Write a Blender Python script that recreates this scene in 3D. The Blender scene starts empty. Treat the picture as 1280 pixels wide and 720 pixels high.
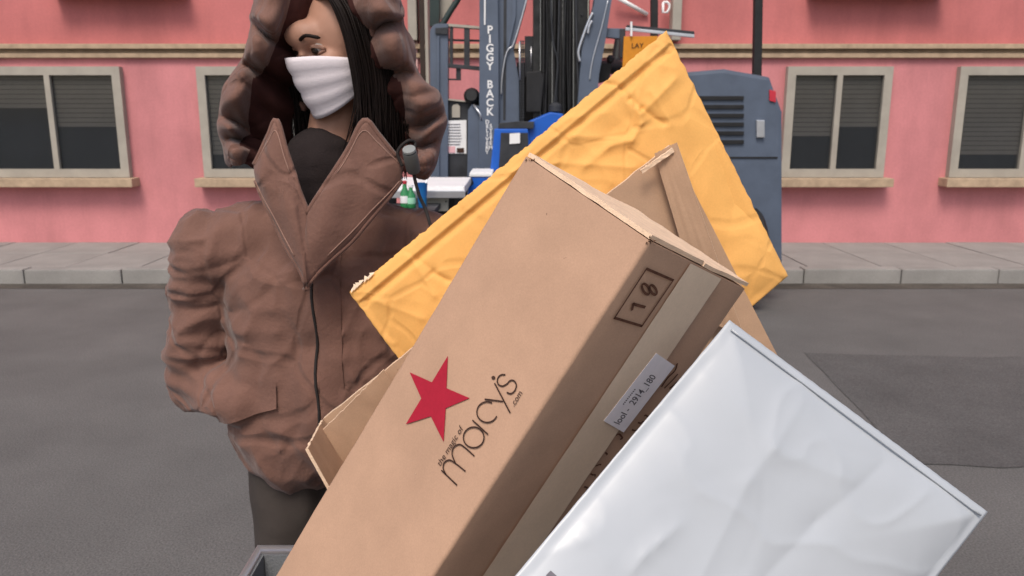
import bpy, bmesh, math, random
from mathutils import Vector, Matrix, noise
random.seed(7)
R = math.radians
sc = bpy.context.scene
col = sc.collection

# ------------------------------------------------------------------ camera, sky, sun, exposure
PITCH = R(12.0); FPX = 1000.0; CAMZ = 1.5
cd = bpy.data.cameras.new('camera'); cam = bpy.data.objects.new('camera', cd); col.objects.link(cam)
cam.location = (0, 0, CAMZ); cam.rotation_euler = (R(90) - PITCH, 0, 0)
cd.sensor_width = 36; cd.lens = 36 * FPX / 1280; cd.clip_start = 0.02; cd.clip_end = 2000
cd.dof.use_dof = True; cd.dof.focus_distance = 1.05; cd.dof.aperture_fstop = 11
sc.camera = cam
SUN_EL, SUN_AZ = 55.0, -166.0          # azimuth clockwise from +Y: behind the camera, to its left
w = bpy.data.worlds.new('World'); sc.world = w; w.use_nodes = True
nt = w.node_tree; bg = nt.nodes['Background']
sky = nt.nodes.new('ShaderNodeTexSky'); sky.sky_type = 'NISHITA'; sky.sun_disc = False
sky.sun_elevation = R(SUN_EL); sky.sun_rotation = R(SUN_AZ); sky.air_density = 1.0; sky.dust_density = 4.0; sky.ozone_density = 0.6
nt.links.new(sky.outputs[0], bg.inputs[0]); bg.inputs[1].default_value = 0.125
sd = bpy.data.lights.new('sun', 'SUN'); sun = bpy.data.objects.new('sun', sd); col.objects.link(sun)
sd.energy = 1.5; sd.angle = R(20); sd.color = (1.0, 0.93, 0.84)
sdir = Vector((math.sin(R(SUN_AZ)) * math.cos(R(SUN_EL)), math.cos(R(SUN_AZ)) * math.cos(R(SUN_EL)), math.sin(R(SUN_EL))))
sun.rotation_euler = (-sdir).to_track_quat('-Z', 'Y').to_euler()
sc.view_settings.view_transform = 'Standard'; sc.view_settings.look = 'None'; sc.view_settings.gamma = 1
sc.view_settings.use_curve_mapping = False; sc.view_settings.exposure = 0.36

# ------------------------------------------------------------------ measuring helpers
FW = Vector((0, math.cos(PITCH), -math.sin(PITCH))); UP = Vector((0, math.sin(PITCH), math.cos(PITCH))); RT = Vector((1, 0, 0))
C0 = Vector((0, 0, CAMZ))
def ray(px, py): return FW + RT * ((px - 640) / FPX) + UP * ((360 - py) / FPX)
def dep(px, py, d): return C0 + ray(px, py) * d                    # point at a depth along the view axis
def at(px, py, Y): r = ray(px, py); return C0 + r * (Y / r.y)       # point on the upright plane y = Y
def cam2w(v): return RT * v[0] + UP * v[1] - FW * v[2]              # camera-frame vector to the world
def hit(px, py, p0, n): r = ray(px, py); return C0 + r * ((p0 - C0).dot(n) / r.dot(n))

# ------------------------------------------------------------------ materials
def mat(name, c, rough=0.6, metal=0.0, var=0.12, scale=6.0, bump=0.0, bscale=60.0, spec=0.4, c2=None, fine=0.0, fscale=250.0, sheen=0.0, crease=0.0, cscale=9.0, cdist=0.004, streak=0.0):
    m = bpy.data.materials.new(name); m.use_nodes = True
    n = m.node_tree.nodes; l = m.node_tree.links; b = n['Principled BSDF']
    b.inputs['Roughness'].default_value = rough; b.inputs['Metallic'].default_value = metal
    b.inputs['Specular IOR Level'].default_value = spec
    if sheen: b.inputs['Sheen Weight'].default_value = sheen; b.inputs['Sheen Roughness'].default_value = 0.5
    tc = n.new('ShaderNodeTexCoord')
    no = n.new('ShaderNodeTexNoise'); no.inputs['Scale'].default_value = scale; no.inputs['Detail'].default_value = 6; no.inputs['Roughness'].default_value = 0.6
    l.new(tc.outputs['Object'], no.inputs['Vector'])
    cr = n.new('ShaderNodeValToRGB'); cr.color_ramp.elements[0].position = 0.32; cr.color_ramp.elements[1].position = 0.68
    d = c2 if c2 else tuple(max(0, x * (1 - var)) for x in c)
    e = tuple(min(1, x * (1 + var)) for x in c) if not c2 else c
    cr.color_ramp.elements[0].color = (*d, 1); cr.color_ramp.elements[1].color = (*e, 1)
    l.new(no.outputs['Fac'], cr.inputs['Fac'])
    out = cr.outputs['Color']
    if fine:
        n2 = n.new('ShaderNodeTexNoise'); n2.inputs['Scale'].default_value = fscale; n2.inputs['Detail'].default_value = 3
        l.new(tc.outputs['Object'], n2.inputs['Vector'])
        r2 = n.new('ShaderNodeMapRange'); r2.inputs[1].default_value = 0.3; r2.inputs[2].default_value = 0.7
        r2.inputs[3].default_value = 1 - fine; r2.inputs[4].default_value = 1 + fine
        l.new(n2.outputs['Fac'], r2.inputs[0])
        mx = n.new('ShaderNodeVectorMath'); mx.operation = 'SCALE'
        l.new(out, mx.inputs[0]); l.new(r2.outputs[0], mx.inputs['Scale']); out = mx.outputs[0]
    if streak:                                           # run-down stains: noise stretched along the height
        mp = n.new('ShaderNodeMapping'); mp.inputs['Scale'].default_value = (0.8, 0.8, 0.16); l.new(tc.outputs['Object'], mp.inputs['Vector'])
        n3 = n.new('ShaderNodeTexNoise'); n3.inputs['Scale'].default_value = 1.6; n3.inputs['Detail'].default_value = 8; n3.inputs['Roughness'].default_value = 0.7; l.new(mp.outputs[0], n3.inputs['Vector'])
        r3 = n.new('ShaderNodeMapRange'); r3.inputs[1].default_value = 0.42; r3.inputs[2].default_value = 0.72; r3.inputs[3].default_value = 1.0; r3.inputs[4].default_value = 1 - streak; l.new(n3.outputs['Fac'], r3.inputs[0])
        m3 = n.new('ShaderNodeVectorMath'); m3.operation = 'SCALE'; l.new(out, m3.inputs[0]); l.new(r3.outputs[0], m3.inputs['Scale']); out = m3.outputs[0]
    l.new(out, b.inputs['Base Color'])
    if bump:
        nb = n.new('ShaderNodeTexNoise'); nb.inputs['Scale'].default_value = bscale; nb.inputs['Detail'].default_value = 5
        l.new(tc.outputs['Object'], nb.inputs['Vector'])
        bp = n.new('ShaderNodeBump'); bp.inputs['Strength'].default_value = bump; bp.inputs['Distance'].default_value = 0.004
        l.new(nb.outputs['Fac'], bp.inputs['Height']); l.new(bp.outputs['Normal'], b.inputs['Normal'])
        if crease:                                       # thin crumple lines: warped cell borders
            wn_ = n.new('ShaderNodeTexNoise'); wn_.inputs['Scale'].default_value = cscale * 0.5; l.new(tc.outputs['Object'], wn_.inputs['Vector'])
            mv = n.new('ShaderNodeVectorMath'); mv.operation = 'MULTIPLY_ADD'; mv.inputs[1].default_value = (0.12, 0.12, 0.12)
            l.new(wn_.outputs['Color'], mv.inputs[0]); l.new(tc.outputs['Object'], mv.inputs[2])
            vo = n.new('ShaderNodeTexVoronoi'); vo.feature = 'DISTANCE_TO_EDGE'; vo.inputs['Scale'].default_value = cscale; l.new(mv.outputs[0], vo.inputs['Vector'])
            mr = n.new('ShaderNodeMapRange'); mr.inputs[1].default_value = 0.0; mr.inputs[2].default_value = 0.08; mr.interpolation_type = 'SMOOTHERSTEP'; l.new(vo.outputs['Distance'], mr.inputs[0])
            b2 = n.new('ShaderNodeBump'); b2.inputs['Strength'].default_value = crease; b2.inputs['Distance'].default_value = cdist
            l.new(mr.outputs[0], b2.inputs['Height']); l.new(bp.outputs['Normal'], b2.inputs['Normal']); l.new(b2.outputs['Normal'], b.inputs['Normal'])
    return m
M = {}
M['kraft'] = mat('kraft_board', (0.46, 0.288, 0.195), 0.85, var=0.08, scale=9, bump=0.10, bscale=35, spec=0.2, fine=0.05, fscale=420)
M['kraft2'] = mat('kraft_board_outer', (0.42, 0.27, 0.175), 0.85, var=0.10, scale=12, bump=0.12, bscale=30, spec=0.2, fine=0.05, fscale=400)
M['kraft_raw'] = mat('kraft_raw_edge', (0.74, 0.54, 0.38), 0.9, var=0.10, scale=40, bump=0.3, bscale=300, spec=0.1)
M['kraft_dark'] = mat('kraft_torn', (0.10, 0.055, 0.035), 0.95, var=0.4, scale=120, spec=0.1)
M['tape'] = mat('packing_tape', (0.74, 0.57, 0.42), 0.6, var=0.06, scale=10, bump=0.08, bscale=25, spec=0.5, fine=0.03)
M['gold'] = mat('golden_mailer_paper', (0.78, 0.41, 0.118), 0.70, var=0.06, scale=7, bump=0.12, bscale=40, crease=0.36, cscale=8, spec=0.25, fine=0.03, fscale=300)
M['gold_edge'] = mat('mailer_torn_edge', (0.80, 0.62, 0.45), 0.9, var=0.15, scale=60)
M['poly'] = mat('white_poly_film', (0.45, 0.475, 0.505), 0.33, var=0.03, scale=6, crease=0.05, cscale=6, bump=0.08, bscale=14, spec=0.5)
M['red_ink'] = mat('red_ink', (0.36, 0.014, 0.034), 0.75, var=0.05, scale=40, spec=0.2, fine=0.05)
M['ink'] = mat('brown_black_ink', (0.055, 0.03, 0.022), 0.85, var=0.3, scale=90, spec=0.15)
M['ink_brown'] = mat('faded_brown_ink', (0.11, 0.05, 0.032), 0.85, var=0.3, scale=90, spec=0.15)
M['ink_grey'] = mat('grey_print', (0.13, 0.12, 0.14), 0.8, var=0.2, scale=90)
M['paper'] = mat('label_paper', (0.86, 0.82, 0.86), 0.5, var=0.05, scale=40, bump=0.1, bscale=40)
M['jacket'] = mat('brown_jacket_cloth', (0.165, 0.086, 0.065), 0.85, var=0.16, scale=9, bump=0.35, bscale=140, crease=0.55, cscale=6.5, cdist=0.007, spec=0.2, fine=0.08, fscale=600, sheen=0.15)
M['lining_shade'] = mat('shaded_hood_lining', (0.055, 0.020, 0.017), 0.9, var=0.2, scale=12, bump=0.35, bscale=60, spec=0.15)  # lining cloth, with the low light inside the hood painted into its colour
M['stitch'] = mat('jacket_stitching', (0.30, 0.18, 0.14), 0.9)
M['hair'] = mat('black_hair', (0.010, 0.006, 0.005), 0.6, var=0.3, scale=20, spec=0.15)
M['skin'] = mat('skin', (0.40, 0.215, 0.15), 0.55, var=0.08, scale=18, bump=0.08, bscale=160, spec=0.35)
M['mask'] = mat('pale_mask_cloth', (0.72, 0.66, 0.69), 0.85, var=0.04, scale=20, bump=0.15, bscale=300)
M['eye'] = mat('eye_white', (0.30, 0.27, 0.25), 0.4, var=0.02)
M['iris'] = mat('eye_iris', (0.02, 0.012, 0.008), 0.2, var=0.1)
M['trouser'] = mat('dark_trousers', (0.05, 0.04, 0.035), 0.9, var=0.2, bump=0.3)
M['boot'] = mat('boot_leather', (0.03, 0.025, 0.022), 0.5)
M['toggle'] = mat('grey_toggle', (0.10, 0.105, 0.10), 0.5, bump=0.1)
M['toggle_cap'] = mat('toggle_cap', (0.22, 0.23, 0.225), 0.55)
M['cord'] = mat('black_cord', (0.02, 0.016, 0.015), 0.8, bump=0.4, bscale=800)
M['steel_blue'] = mat('blue_grey_paint', (0.086, 0.110, 0.155), 0.42, var=0.12, scale=5, bump=0.05, bscale=40, spec=0.5, fine=0.05)
M['dark_steel'] = mat('dark_steel', (0.035, 0.037, 0.042), 0.5, metal=0.2, var=0.3, scale=9, bump=0.1)
M['black'] = mat('black_rubber', (0.012, 0.012, 0.013), 0.6, var=0.3, scale=12, bump=0.2)
M['mast'] = mat('greased_mast_steel', (0.030, 0.030, 0.030), 0.38, metal=0.5, var=0.4, scale=14)
M['chrome'] = mat('steel_pipe', (0.62, 0.63, 0.66), 0.3, metal=0.8, var=0.1)
M['white'] = mat('white_paint', (0.78, 0.78, 0.78), 0.5, var=0.04, bump=0.05)
M['cream'] = mat('cream_paint', (0.46, 0.44, 0.38), 0.6, var=0.08, scale=10)
M['blue'] = mat('blue_paint', (0.006, 0.095, 0.46), 0.42, var=0.08, scale=8, spec=0.5)
M['orange'] = mat('orange_plate', (0.62, 0.235, 0.012), 0.55, var=0.1, scale=15)
M['wall'] = mat('red_painted_wall', (0.53, 0.165, 0.16), 0.8, var=0.10, scale=1.6, bump=0.25, bscale=14, fine=0.04, fscale=40, streak=0.22)
M['plinth'] = mat('rose_painted_plinth', (0.58, 0.22, 0.23), 0.8, var=0.10, scale=1.6, bump=0.25, bscale=14, fine=0.04, fscale=40, streak=0.24)
M['stone'] = mat('tan_stone', (0.42, 0.31, 0.21), 0.85, var=0.2, scale=8, bump=0.3, bscale=30)
M['beige'] = mat('beige_paint', (0.36, 0.33, 0.28), 0.7, var=0.1, scale=5)
M['brown'] = mat('dark_brown_paint', (0.035, 0.020, 0.014), 0.5, var=0.2)
M['green_dark'] = mat('dark_green_paint', (0.02, 0.035, 0.033), 0.5, var=0.2)
M['glass'] = mat('window_glass', (0.03, 0.035, 0.04), 0.08, var=0.1, spec=0.8)
gm_ = M['glass']; gn_ = gm_.node_tree.nodes; tb = gn_.new('ShaderNodeBsdfTransparent'); mxs = gn_.new('ShaderNodeMixShader'); mxs.inputs[0].default_value = 0.55
gm_.node_tree.links.new(tb.outputs[0], mxs.inputs[2]); gm_.node_tree.links.new(gn_['Principled BSDF'].outputs[0], mxs.inputs[1]); gm_.node_tree.links.new(mxs.outputs[0], gn_['Material Output'].inputs[0])
M['blind'] = mat('window_blind', (0.50, 0.46, 0.40), 0.8, var=0.08, scale=3)
M['asphalt'] = mat('asphalt', (0.115, 0.112, 0.108), 0.9, var=0.12, scale=1.6, bump=0.7, bscale=150, fine=0.32, fscale=130, streak=0.0)
M['slab'] = mat('concrete_slab', (0.26, 0.25, 0.235), 0.85, var=0.14, scale=2.2, bump=0.3, bscale=60, fine=0.06, fscale=60)
M['joint'] = mat('slab_joint', (0.09, 0.085, 0.08), 0.95)
M['canvas'] = mat('grey_canvas', (0.16, 0.17, 0.18), 0.9, var=0.12, bump=0.5, bscale=300)
M['bottle'] = mat('green_bottle', (0.03, 0.22, 0.07), 0.2, var=0.1, spec=0.6)
M['cup'] = mat('blue_cup', (0.012, 0.10, 0.36), 0.35, var=0.1, c2=(0.01, 0.17, 0.30), scale=14)
M['cap_red'] = mat('red_cap', (0.5, 0.03, 0.05), 0.4)

# ------------------------------------------------------------------ object helpers
def link(name, me, m=None, parent=None, smooth=False):
    o = bpy.data.objects.new(name, me); col.objects.link(o)
    if m is not None: me.materials.append(M[m] if isinstance(m, str) else m)
    if smooth:
        for p in me.polygons: p.use_smooth = True
    if parent is not None:
        o.parent = parent; o.matrix_parent_inverse = parent.matrix_world.inverted()
    return o
def mesh(name, vs, fs):
    me = bpy.data.meshes.new(name); me.from_pydata([tuple(v) for v in vs], [], fs); me.update(); return me
def fromdata(name, vs, fs, m, parent=None, smooth=False): return link(name, mesh(name, vs, fs), m, parent, smooth)
def thing(name, loc, label, cat, group=None):
    o = bpy.data.objects.new(name, None); col.objects.link(o); o.location = loc; o.empty_display_size = 0.1
    o['label'] = label; o['category'] = cat
    if group: o['group'] = group
    bpy.context.view_layer.update()
    return o
def tag(o, label, cat, group=None):
    o['label'] = label; o['category'] = cat
    if group: o['group'] = group
    return o
def struct(o): o['kind'] = 'structure'; return o
def bm_link(name, bm, m, parent=None, smooth=False, bevel=0.0, seg=2):
    if bevel:
        bmesh.ops.bevel(bm, geom=list(bm.edges), offset=bevel, segments=seg, affect='EDGES', profile=0.7, clamp_overlap=True)
    bmesh.ops.recalc_face_normals(bm, faces=bm.faces)
    me = bpy.data.meshes.new(name); bm.to_mesh(me); bm.free(); return link(name, me, m, parent, smooth)
def box(name, lo, hi, m, parent=None, bevel=0.0):
    bm = bmesh.new(); add_box(bm, lo, hi); return bm_link(name, bm, m, parent, False, bevel)
def add_box(bm, lo, hi):
    x0, y0, z0 = lo; x1, y1, z1 = hi
    v = [bm.verts.new(p) for p in ((x0,y0,z0),(x1,y0,z0),(x1,y1,z0),(x0,y1,z0),(x0,y0,z1),(x1,y0,z1),(x1,y1,z1),(x0,y1,z1))]
    for f in ((0,3,2,1),(4,5,6,7),(0,1,5,4),(1,2,6,5),(2,3,7,6),(3,0,4,7)): bm.faces.new([v[i] for i in f])
def pbox(name, px0, px1, py0, py1, Y, th, m, parent=None, bevel=0.004):
    """an upright box whose front face fills a picture rectangle on the plane y = Y"""
    pm = (py0 + py1) / 2; a = at(px0, pm, Y); b = at(px1, pm, Y); xm = (px0 + px1) / 2
    z1 = at(xm, py0, Y).z; z0 = at(xm, py1, Y).z
    return box(name, (a.x, Y, z0), (b.x, Y + th, z1), m, parent, bevel)
def prism(name, pts, vec, m, parent=None, bevel=0.0, smooth=False):
    bm = bmesh.new(); n = len(pts)
    a = [bm.verts.new(p) for p in pts]; b = [bm.verts.new(Vector(p) + vec) for p in pts]
    bm.faces.new(a); bm.faces.new(b[::-1])
    for i in range(n): bm.faces.new((a[i], b[i], b[(i+1) % n], a[(i+1) % n]))
    return bm_link(name, bm, m, parent, smooth, bevel)
def pprism(name, pp, Y, th, m, parent=None, bevel=0.004):
    return prism(name, [at(x, y, Y) for x, y in pp], Vector((0, th, 0)), m, parent, bevel)
def add_tube(vs, fs, pts, r, seg=10, cap=True):
    pts = [Vector(p) for p in pts]; n = len(pts); base = len(vs)
    rr = r if hasattr(r, '__len__') else [r] * n
    t0 = (pts[1] - pts[0]).normalized(); a = t0.orthogonal().normalized()
    for i, p in enumerate(pts):
        t = (pts[min(i+1, n-1)] - pts[max(i-1, 0)]).normalized()
        a = (a - t * a.dot(t)).normalized(); b = t.cross(a)
        for k in range(seg):
            th = 2 * math.pi * k / seg; vs.append(p + (a * math.cos(th) + b * math.sin(th)) * rr[i])
    for i in range(n - 1):
        for k in range(seg):
            k2 = (k + 1) % seg; q = base + i * seg
            fs.append((q + k, q + k2, q + seg + k2, q + seg + k))
    if cap:
        fs.append(tuple(base + k for k in range(seg))[::-1]); fs.append(tuple(base + (n-1) * seg + k for k in range(seg)))
def tube(name, pts, r, m, parent=None, seg=10):
    vs, fs = [], []; add_tube(vs, fs, pts, r, seg); return fromdata(name, vs, fs, m, parent, True)
def lathe(name, prof, c, m, parent=None, seg=24, axis=Vector((0, 0, 1))):
    axis = axis.normalized(); a = axis.orthogonal().normalized(); b = axis.cross(a); vs, fs = [], []; n = len(prof)
    for r_, h in prof:
        for k in range(seg):
            th = 2 * math.pi * k / seg; vs.append(Vector(c) + axis * h + (a * math.cos(th) + b * math.sin(th)) * max(r_, 1e-4))
    for i in range(n - 1):
        for k in range(seg):
            k2 = (k + 1) % seg; fs.append((i*seg+k, i*seg+k2, (i+1)*seg+k2, (i+1)*seg+k))
    fs.append(tuple(range(seg))[::-1]); fs.append(tuple((n-1)*seg + k for k in range(seg)))
    o = fromdata(name, vs, fs, m, parent, True)
    o.data.set_sharp_from_angle(angle=R(40)); return o
def smoothpath(pts, k=6):
    pts = [Vector(p) for p in pts]; out = []
    for i in range(len(pts) - 1):
        p0, p1, p2, p3 = pts[max(i-1, 0)], pts[i], pts[i+1], pts[min(i+2, len(pts)-1)]
        for j in range(k):
            t = j / k
            out.append(0.5 * ((2*p1) + (p2-p0)*t + (2*p0-5*p1+4*p2-p3)*t*t + (3*p1-p0-3*p2+p3)*t**3))
    out.append(pts[-1]); return out
def text_mesh(s, size=1.0, align='LEFT', bold=0.0):
    cu = bpy.data.curves.new('text', 'FONT'); cu.body = s; cu.size = size; cu.align_x = align; cu.resolution_u = 4; cu.offset = bold * size
    o = bpy.data.objects.new('text', cu); col.objects.link(o)
    dg = bpy.context.evaluated_depsgraph_get(); me = bpy.data.meshes.new_from_object(o.evaluated_get(dg))
    bpy.data.objects.remove(o); bpy.data.curves.remove(cu); return me
def text_on(name, s, org, xd, yd, size, m, parent, align='LEFT', xscale=1.0, bold=0.0):
    me = text_mesh(s, size, align, bold)
    for v in me.vertices: v.co = org + xd * (v.co.x * xscale) + yd * v.co.y
    me.materials.clear(); return link(name, me, m, parent)
def ribbon(vs, fs, pts, wd, n):
    """flat pen stroke lying in the plane with normal n"""
    pts = [Vector(p) for p in pts]; b0 = len(vs)
    for i, p in enumerate(pts):
        t = (pts[min(i+1, len(pts)-1)] - pts[max(i-1, 0)]).normalized(); s = n.cross(t).normalized() * wd / 2
        vs += [p + s, p - s]
    for i in range(len(pts) - 1):
        q = b0 + 2 * i; fs.append((q, q+1, q+3, q+2))
def voxel(name, balls, vox, m, parent=None, disp=None, smooth_it=6, extra=None):
    """union of spheres and tapered capsules grown into one continuous skin"""
    bm = bmesh.new()
    for b in balls:
        if len(b) == 2:
            p, r = Vector(b[0]), b[1]; rv = Vector(r) if hasattr(r, '__len__') else Vector((r, r, r))
            bmesh.ops.create_icosphere(bm, subdivisions=3, radius=1, matrix=Matrix.Translation(p) @ Matrix.Diagonal((*rv, 1)))
        else:
            p, q, r0, r1 = Vector(b[0]), Vector(b[1]), b[2], b[3]; n = max(2, int((q - p).length / (0.35 * min(r0, r1))) + 1)
            for i in range(n + 1):
                t = i / n
                bmesh.ops.create_icosphere(bm, subdivisions=2, radius=r0 + (r1 - r0) * t, matrix=Matrix.Translation(p.lerp(q, t)))
    me = bpy.data.meshes.new(name); bm.to_mesh(me); bm.free()
    o = bpy.data.objects.new(name, me); col.objects.link(o)
    md = o.modifiers.new('r', 'REMESH'); md.mode = 'VOXEL'; md.voxel_size = vox
    ms = o.modifiers.new('s', 'SMOOTH'); ms.factor = 0.5; ms.iterations = smooth_it
    dg = bpy.context.evaluated_depsgraph_get(); me2 = bpy.data.meshes.new_from_object(o.evaluated_get(dg))
    bpy.data.objects.remove(o); bpy.data.meshes.remove(me)
    if disp:
        nn = [v.normal.copy() for v in me2.vertices]
        for v, n in zip(me2.vertices, nn): v.co = v.co + n * disp(v.co.copy(), n)
    me2.materials.clear()
    return link(name, me2, m, parent, True)
def fnoise(p, s): return noise.noise(Vector(p) * s)

# ================================================================== THE SETTING
struct(fromdata('ground', [(-300,-300,0),(300,-300,0),(300,300,0),(-300,300,0)], [(0,1,2,3)], 'asphalt'))
gr_ = bpy.data.objects['ground']; rp = random.Random(3)
def patch(name, pts, m, z=0.004):
    out = []
    for i, (x, y) in enumerate(pts):
        x2, y2 = pts[(i + 1) % len(pts)]
        for k in range(8): t = k / 8; out.append((x + (x2 - x) * t + rp.uniform(-0.02, 0.02), y + (y2 - y) * t + rp.uniform(-0.02, 0.02), z))
    return fromdata(name, out, [tuple(range(len(out)))], m, gr_)
M['asphalt_new'] = mat('dark_asphalt_patch', (0.088, 0.086, 0.084), 0.88, var=0.15, scale=2, bump=0.7, bscale=150, fine=0.3, fscale=130)
M['gutter'] = mat('gutter_dirt', (0.075, 0.066, 0.055), 0.95, var=0.35, scale=4, bump=0.5, bscale=60, fine=0.3, fscale=60)
patch('asphalt_patch', [(1.75, 3.3), (3.3, 3.2), (3.4, 4.9), (1.9, 5.0)], 'asphalt_new')
patch('gutter_dirt', [(-9, 7.0), (9, 7.05), (9, 7.24), (-9, 7.24)], 'gutter', 0.003)
pav = struct(box('pavement', (-14, 7.4, 0.0), (14, 9.6, 0.115), 'joint'))
km = None
for i in range(-10, 11):
    if km is None: o = box('kerb_stone', (0, 0, 0), (0.89, 0.147, 0.155), 'slab', None, 0.014); km = o.data
    else: o = bpy.data.objects.new('kerb_stone', km); col.objects.link(o)
    o.parent = pav; o.location = (i * 0.9, 7.25 + random.uniform(-0.006, 0.006), -0.02 + random.uniform(-0.004, 0.004))
slab_me = None
for j in range(2):
    for i in range(-11, 12):
        if slab_me is None:
            o = box('paving_slab', (0, 0, 0), (0.69, 0.79, 0.05), 'slab', None, 0.006); slab_me = o.data
        else:
            o = bpy.data.objects.new('paving_slab', slab_me); col.objects.link(o)
        o.parent = pav; o.location = (i * 0.7, 7.41 + j * 0.8, 0.075 + random.uniform(-0.003, 0.003))

# ---- red building behind the forklift
WY = 9.0
bld = thing('building', (0, WY, 0), 'red painted building with tan stone course behind the forklift', 'building')
zc0 = at(580, 73, WY).z; zc1 = at(580, 56, WY).z
box('plinth', (-13, WY - 0.05, 0.0), (13, WY + 0.3, zc0), 'plinth', bld)
box('wall', (-13, WY, zc1), (13, WY + 0.3, 7.5), 'wall', bld)
for k, (a, b, pr) in enumerate(((0.0, 0.34, 0.10), (0.36, 0.62, 0.06), (0.64, 1.0, 0.13))):
    box('stone_course', (-13, WY - pr, zc0 + (zc1 - zc0) * a), (13, WY + 0.25, zc0 + (zc1 - zc0) * b), 'stone', bld, 0.008)
for px in (517, 842):
    p0 = at(px - 5, 20, WY); p1 = at(px + 6, 20, WY)
    box('pilaster', (p0.x, WY - 0.18, at(px, 52, WY).z), (p1.x, WY + 0.1, 7.4), 'beige', bld, 0.01)
pbox('door_post', 530.5, 534.5, -300, 330, WY - 0.3, 0.25, 'beige', bld)
pbox('recess', 523.5, 530, -300, 330, WY - 0.14, 0.11, 'brown', bld)
# windows in the stretches of wall on both sides
for (x0, x1, z0, z1) in ((-5.7, -4.3, 0.95, 1.95), (-3.3, -2.1, 0.95, 1.95), (3.05, 4.0, 0.95, 1.95), (4.9, 6.3, 0.95, 1.95), (-4.7, -3.6, 2.95, 4.6), (3.3, 4.4, 2.95, 4.6)):
    bm = bmesh.new()
    for lo, hi in (((x0-.09, z0-.09), (x0, z1+.09)), ((x1, z0-.09), (x1+.09, z1+.09)), ((x0, z1), (x1, z1+.09)), ((x0, z0-.09), (x1, z0)), (((x0+x1)/2-.03, z0), ((x0+x1)/2+.03, z1))):
        add_box(bm, (lo[0], WY - 0.13, lo[1]), (hi[0], WY + 0.1, hi[1]))
    fr = bm_link('window', bm, 'beige', bld)
    for xa, xb in ((x0, (x0+x1)/2-.03), ((x0+x1)/2+.03, x1)):
        bl = z1 - (z1 - z0) * random.choice((0.35, 0.5, 0.62, 0.8))
        for q in range(40):
            if z1 - q * 0.05 < bl: break
            box('blind_slat', (xa, WY - 0.066, z1 - q * 0.05 - 0.044), (xb, WY - 0.060, z1 - q * 0.05), 'blind', fr)
        box('dark_room_sheet', (xa, WY - 0.058, z0), (xb, WY - 0.054, z1), 'black', fr)  # black sheet standing in for the unlit room behind the glass
        box('pane', (xa, WY - 0.09, z0), (xb, WY - 0.07, z1), 'glass', fr)
    box('sill', (x0 - .16, WY - 0.24, z0 - .19), (x1 + .16, WY + 0.05, z0 - .095), 'stone', fr, 0.01)
# white stair rail bracket and pull handle on the wall
tube('wall_brace', [at(770, -4, WY - 0.12), at(809, 18, WY - 0.03)], 0.022, 'white', bld)
dh = [at(*q, WY - 0.12) for q in ((829,3),(834,2.5),(837,6),(836.5,11),(834,15.5),(828.5,15.5),(829,3))]
tube('pull_handle', dh, 0.014, 'white', bld, 8)
# pale pink notice beside the pilaster
no_ = thing('notice_board', at(513, 86, WY - 0.06), 'pale pink notice with smudged print beside the beige door post', 'notice')
pbox('panel', 500, 522, 48, 86, WY - 0.085, 0.03, mat('pale_pink_paper', (0.66, 0.40, 0.38), 0.7), no_, 0.003)
for k in range(5):
    pbox('print_line', 507 + (k % 2), 520 - (k % 3), 52 + k * 2.6, 53.3 + k * 2.6, WY - 0.089, 0.003, 'ink_grey', no_, 0)

# ================================================================== FORKLIFT
FY = 6.0
fk = thing('forklift', (0.35, FY + 0.8, 0), 'blue-grey lift truck with black mast and vertical white lettering', 'forklift')
def arc(cx, cy, r, a0, a1, n=6): return [(cx + r * math.cos(R(a0 + (a1 - a0) * i / n)), cy + r * math.sin(R(a0 + (a1 - a0) * i / n))) for i in range(n + 1)]
# guard on the left side: rounded post, top rail, bars
pprism('guard_post', [(539, 420)] + arc(548, 40, 10.5, 180, 270) + [(560, 29.5), (560, 420)], FY + 0.05, 0.12, 'steel_blue', fk)
pprism('guard_post_rib', [(546.5, 420), (546.5, 45), (549, 45), (549, 420)], FY + 0.03, 0.018, 'steel_blue', fk, 0.002)
pprism('guard_rail', [(560.2, 29.5), (601, 33), (601, 36), (560.2, 33)], FY + 0.06, 0.08, 'beige', fk, 0.002)
pprism('guard_corner_plate', [(544, 35), (559.5, 34), (559.5, 43), (544, 42)], FY + 0.028, 0.02, 'dark_steel', fk, 0.002)
for x0, x1, y1 in ((562, 566, 81), (580, 587, 82)):
    pprism('guard_bar', [(x0, 31), (x1, 31), (x1, y1), (x0, y1)], FY + 0.07, 0.05, 'dark_steel', fk, 0.003)
pprism('guard_rail', [(558, 48.5), (600, 49.5), (600, 52), (558, 51)], FY + 0.13, 0.03, 'dark_steel', fk, 0.002)
pprism('guard_rail', [(558, 79), (601, 83), (601, 88), (558, 84)], FY + 0.06, 0.06, 'dark_steel', fk, 0.003)
pprism('bracket', [(570, 84), (576, 84), (576, 100), (570, 100)], FY + 0.08, 0.03, 'dark_steel', fk, 0.002)
pprism('bracket', [(558, 98), (576, 98.5), (576, 100.5), (558, 100)], FY + 0.085, 0.03, 'dark_steel', fk, 0.001)
pprism('lower_panel', [(558, 124), (602, 127), (602, 224), (558, 224)], FY + 0.09, 0.06, 'dark_steel', fk)
pprism('panel_edge', [(558, 123), (590, 126.5), (590, 128.5), (558, 125)], FY + 0.06, 0.05, 'beige', fk, 0.001)
pn = pprism('paper_notice', [(556, 151), (583, 150), (583, 192), (556, 192)], FY + 0.080, 0.006, 'white', fk, 0)
for k in range(8):
    pprism('print_line', [(559, 155 + k*3.6), (575 + 5 * random.random(), 155 + k*3.6), (575, 156 + k*3.6), (559, 156 + k*3.6)], FY + 0.077, 0.002, 'ink_grey', pn, 0)
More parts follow.
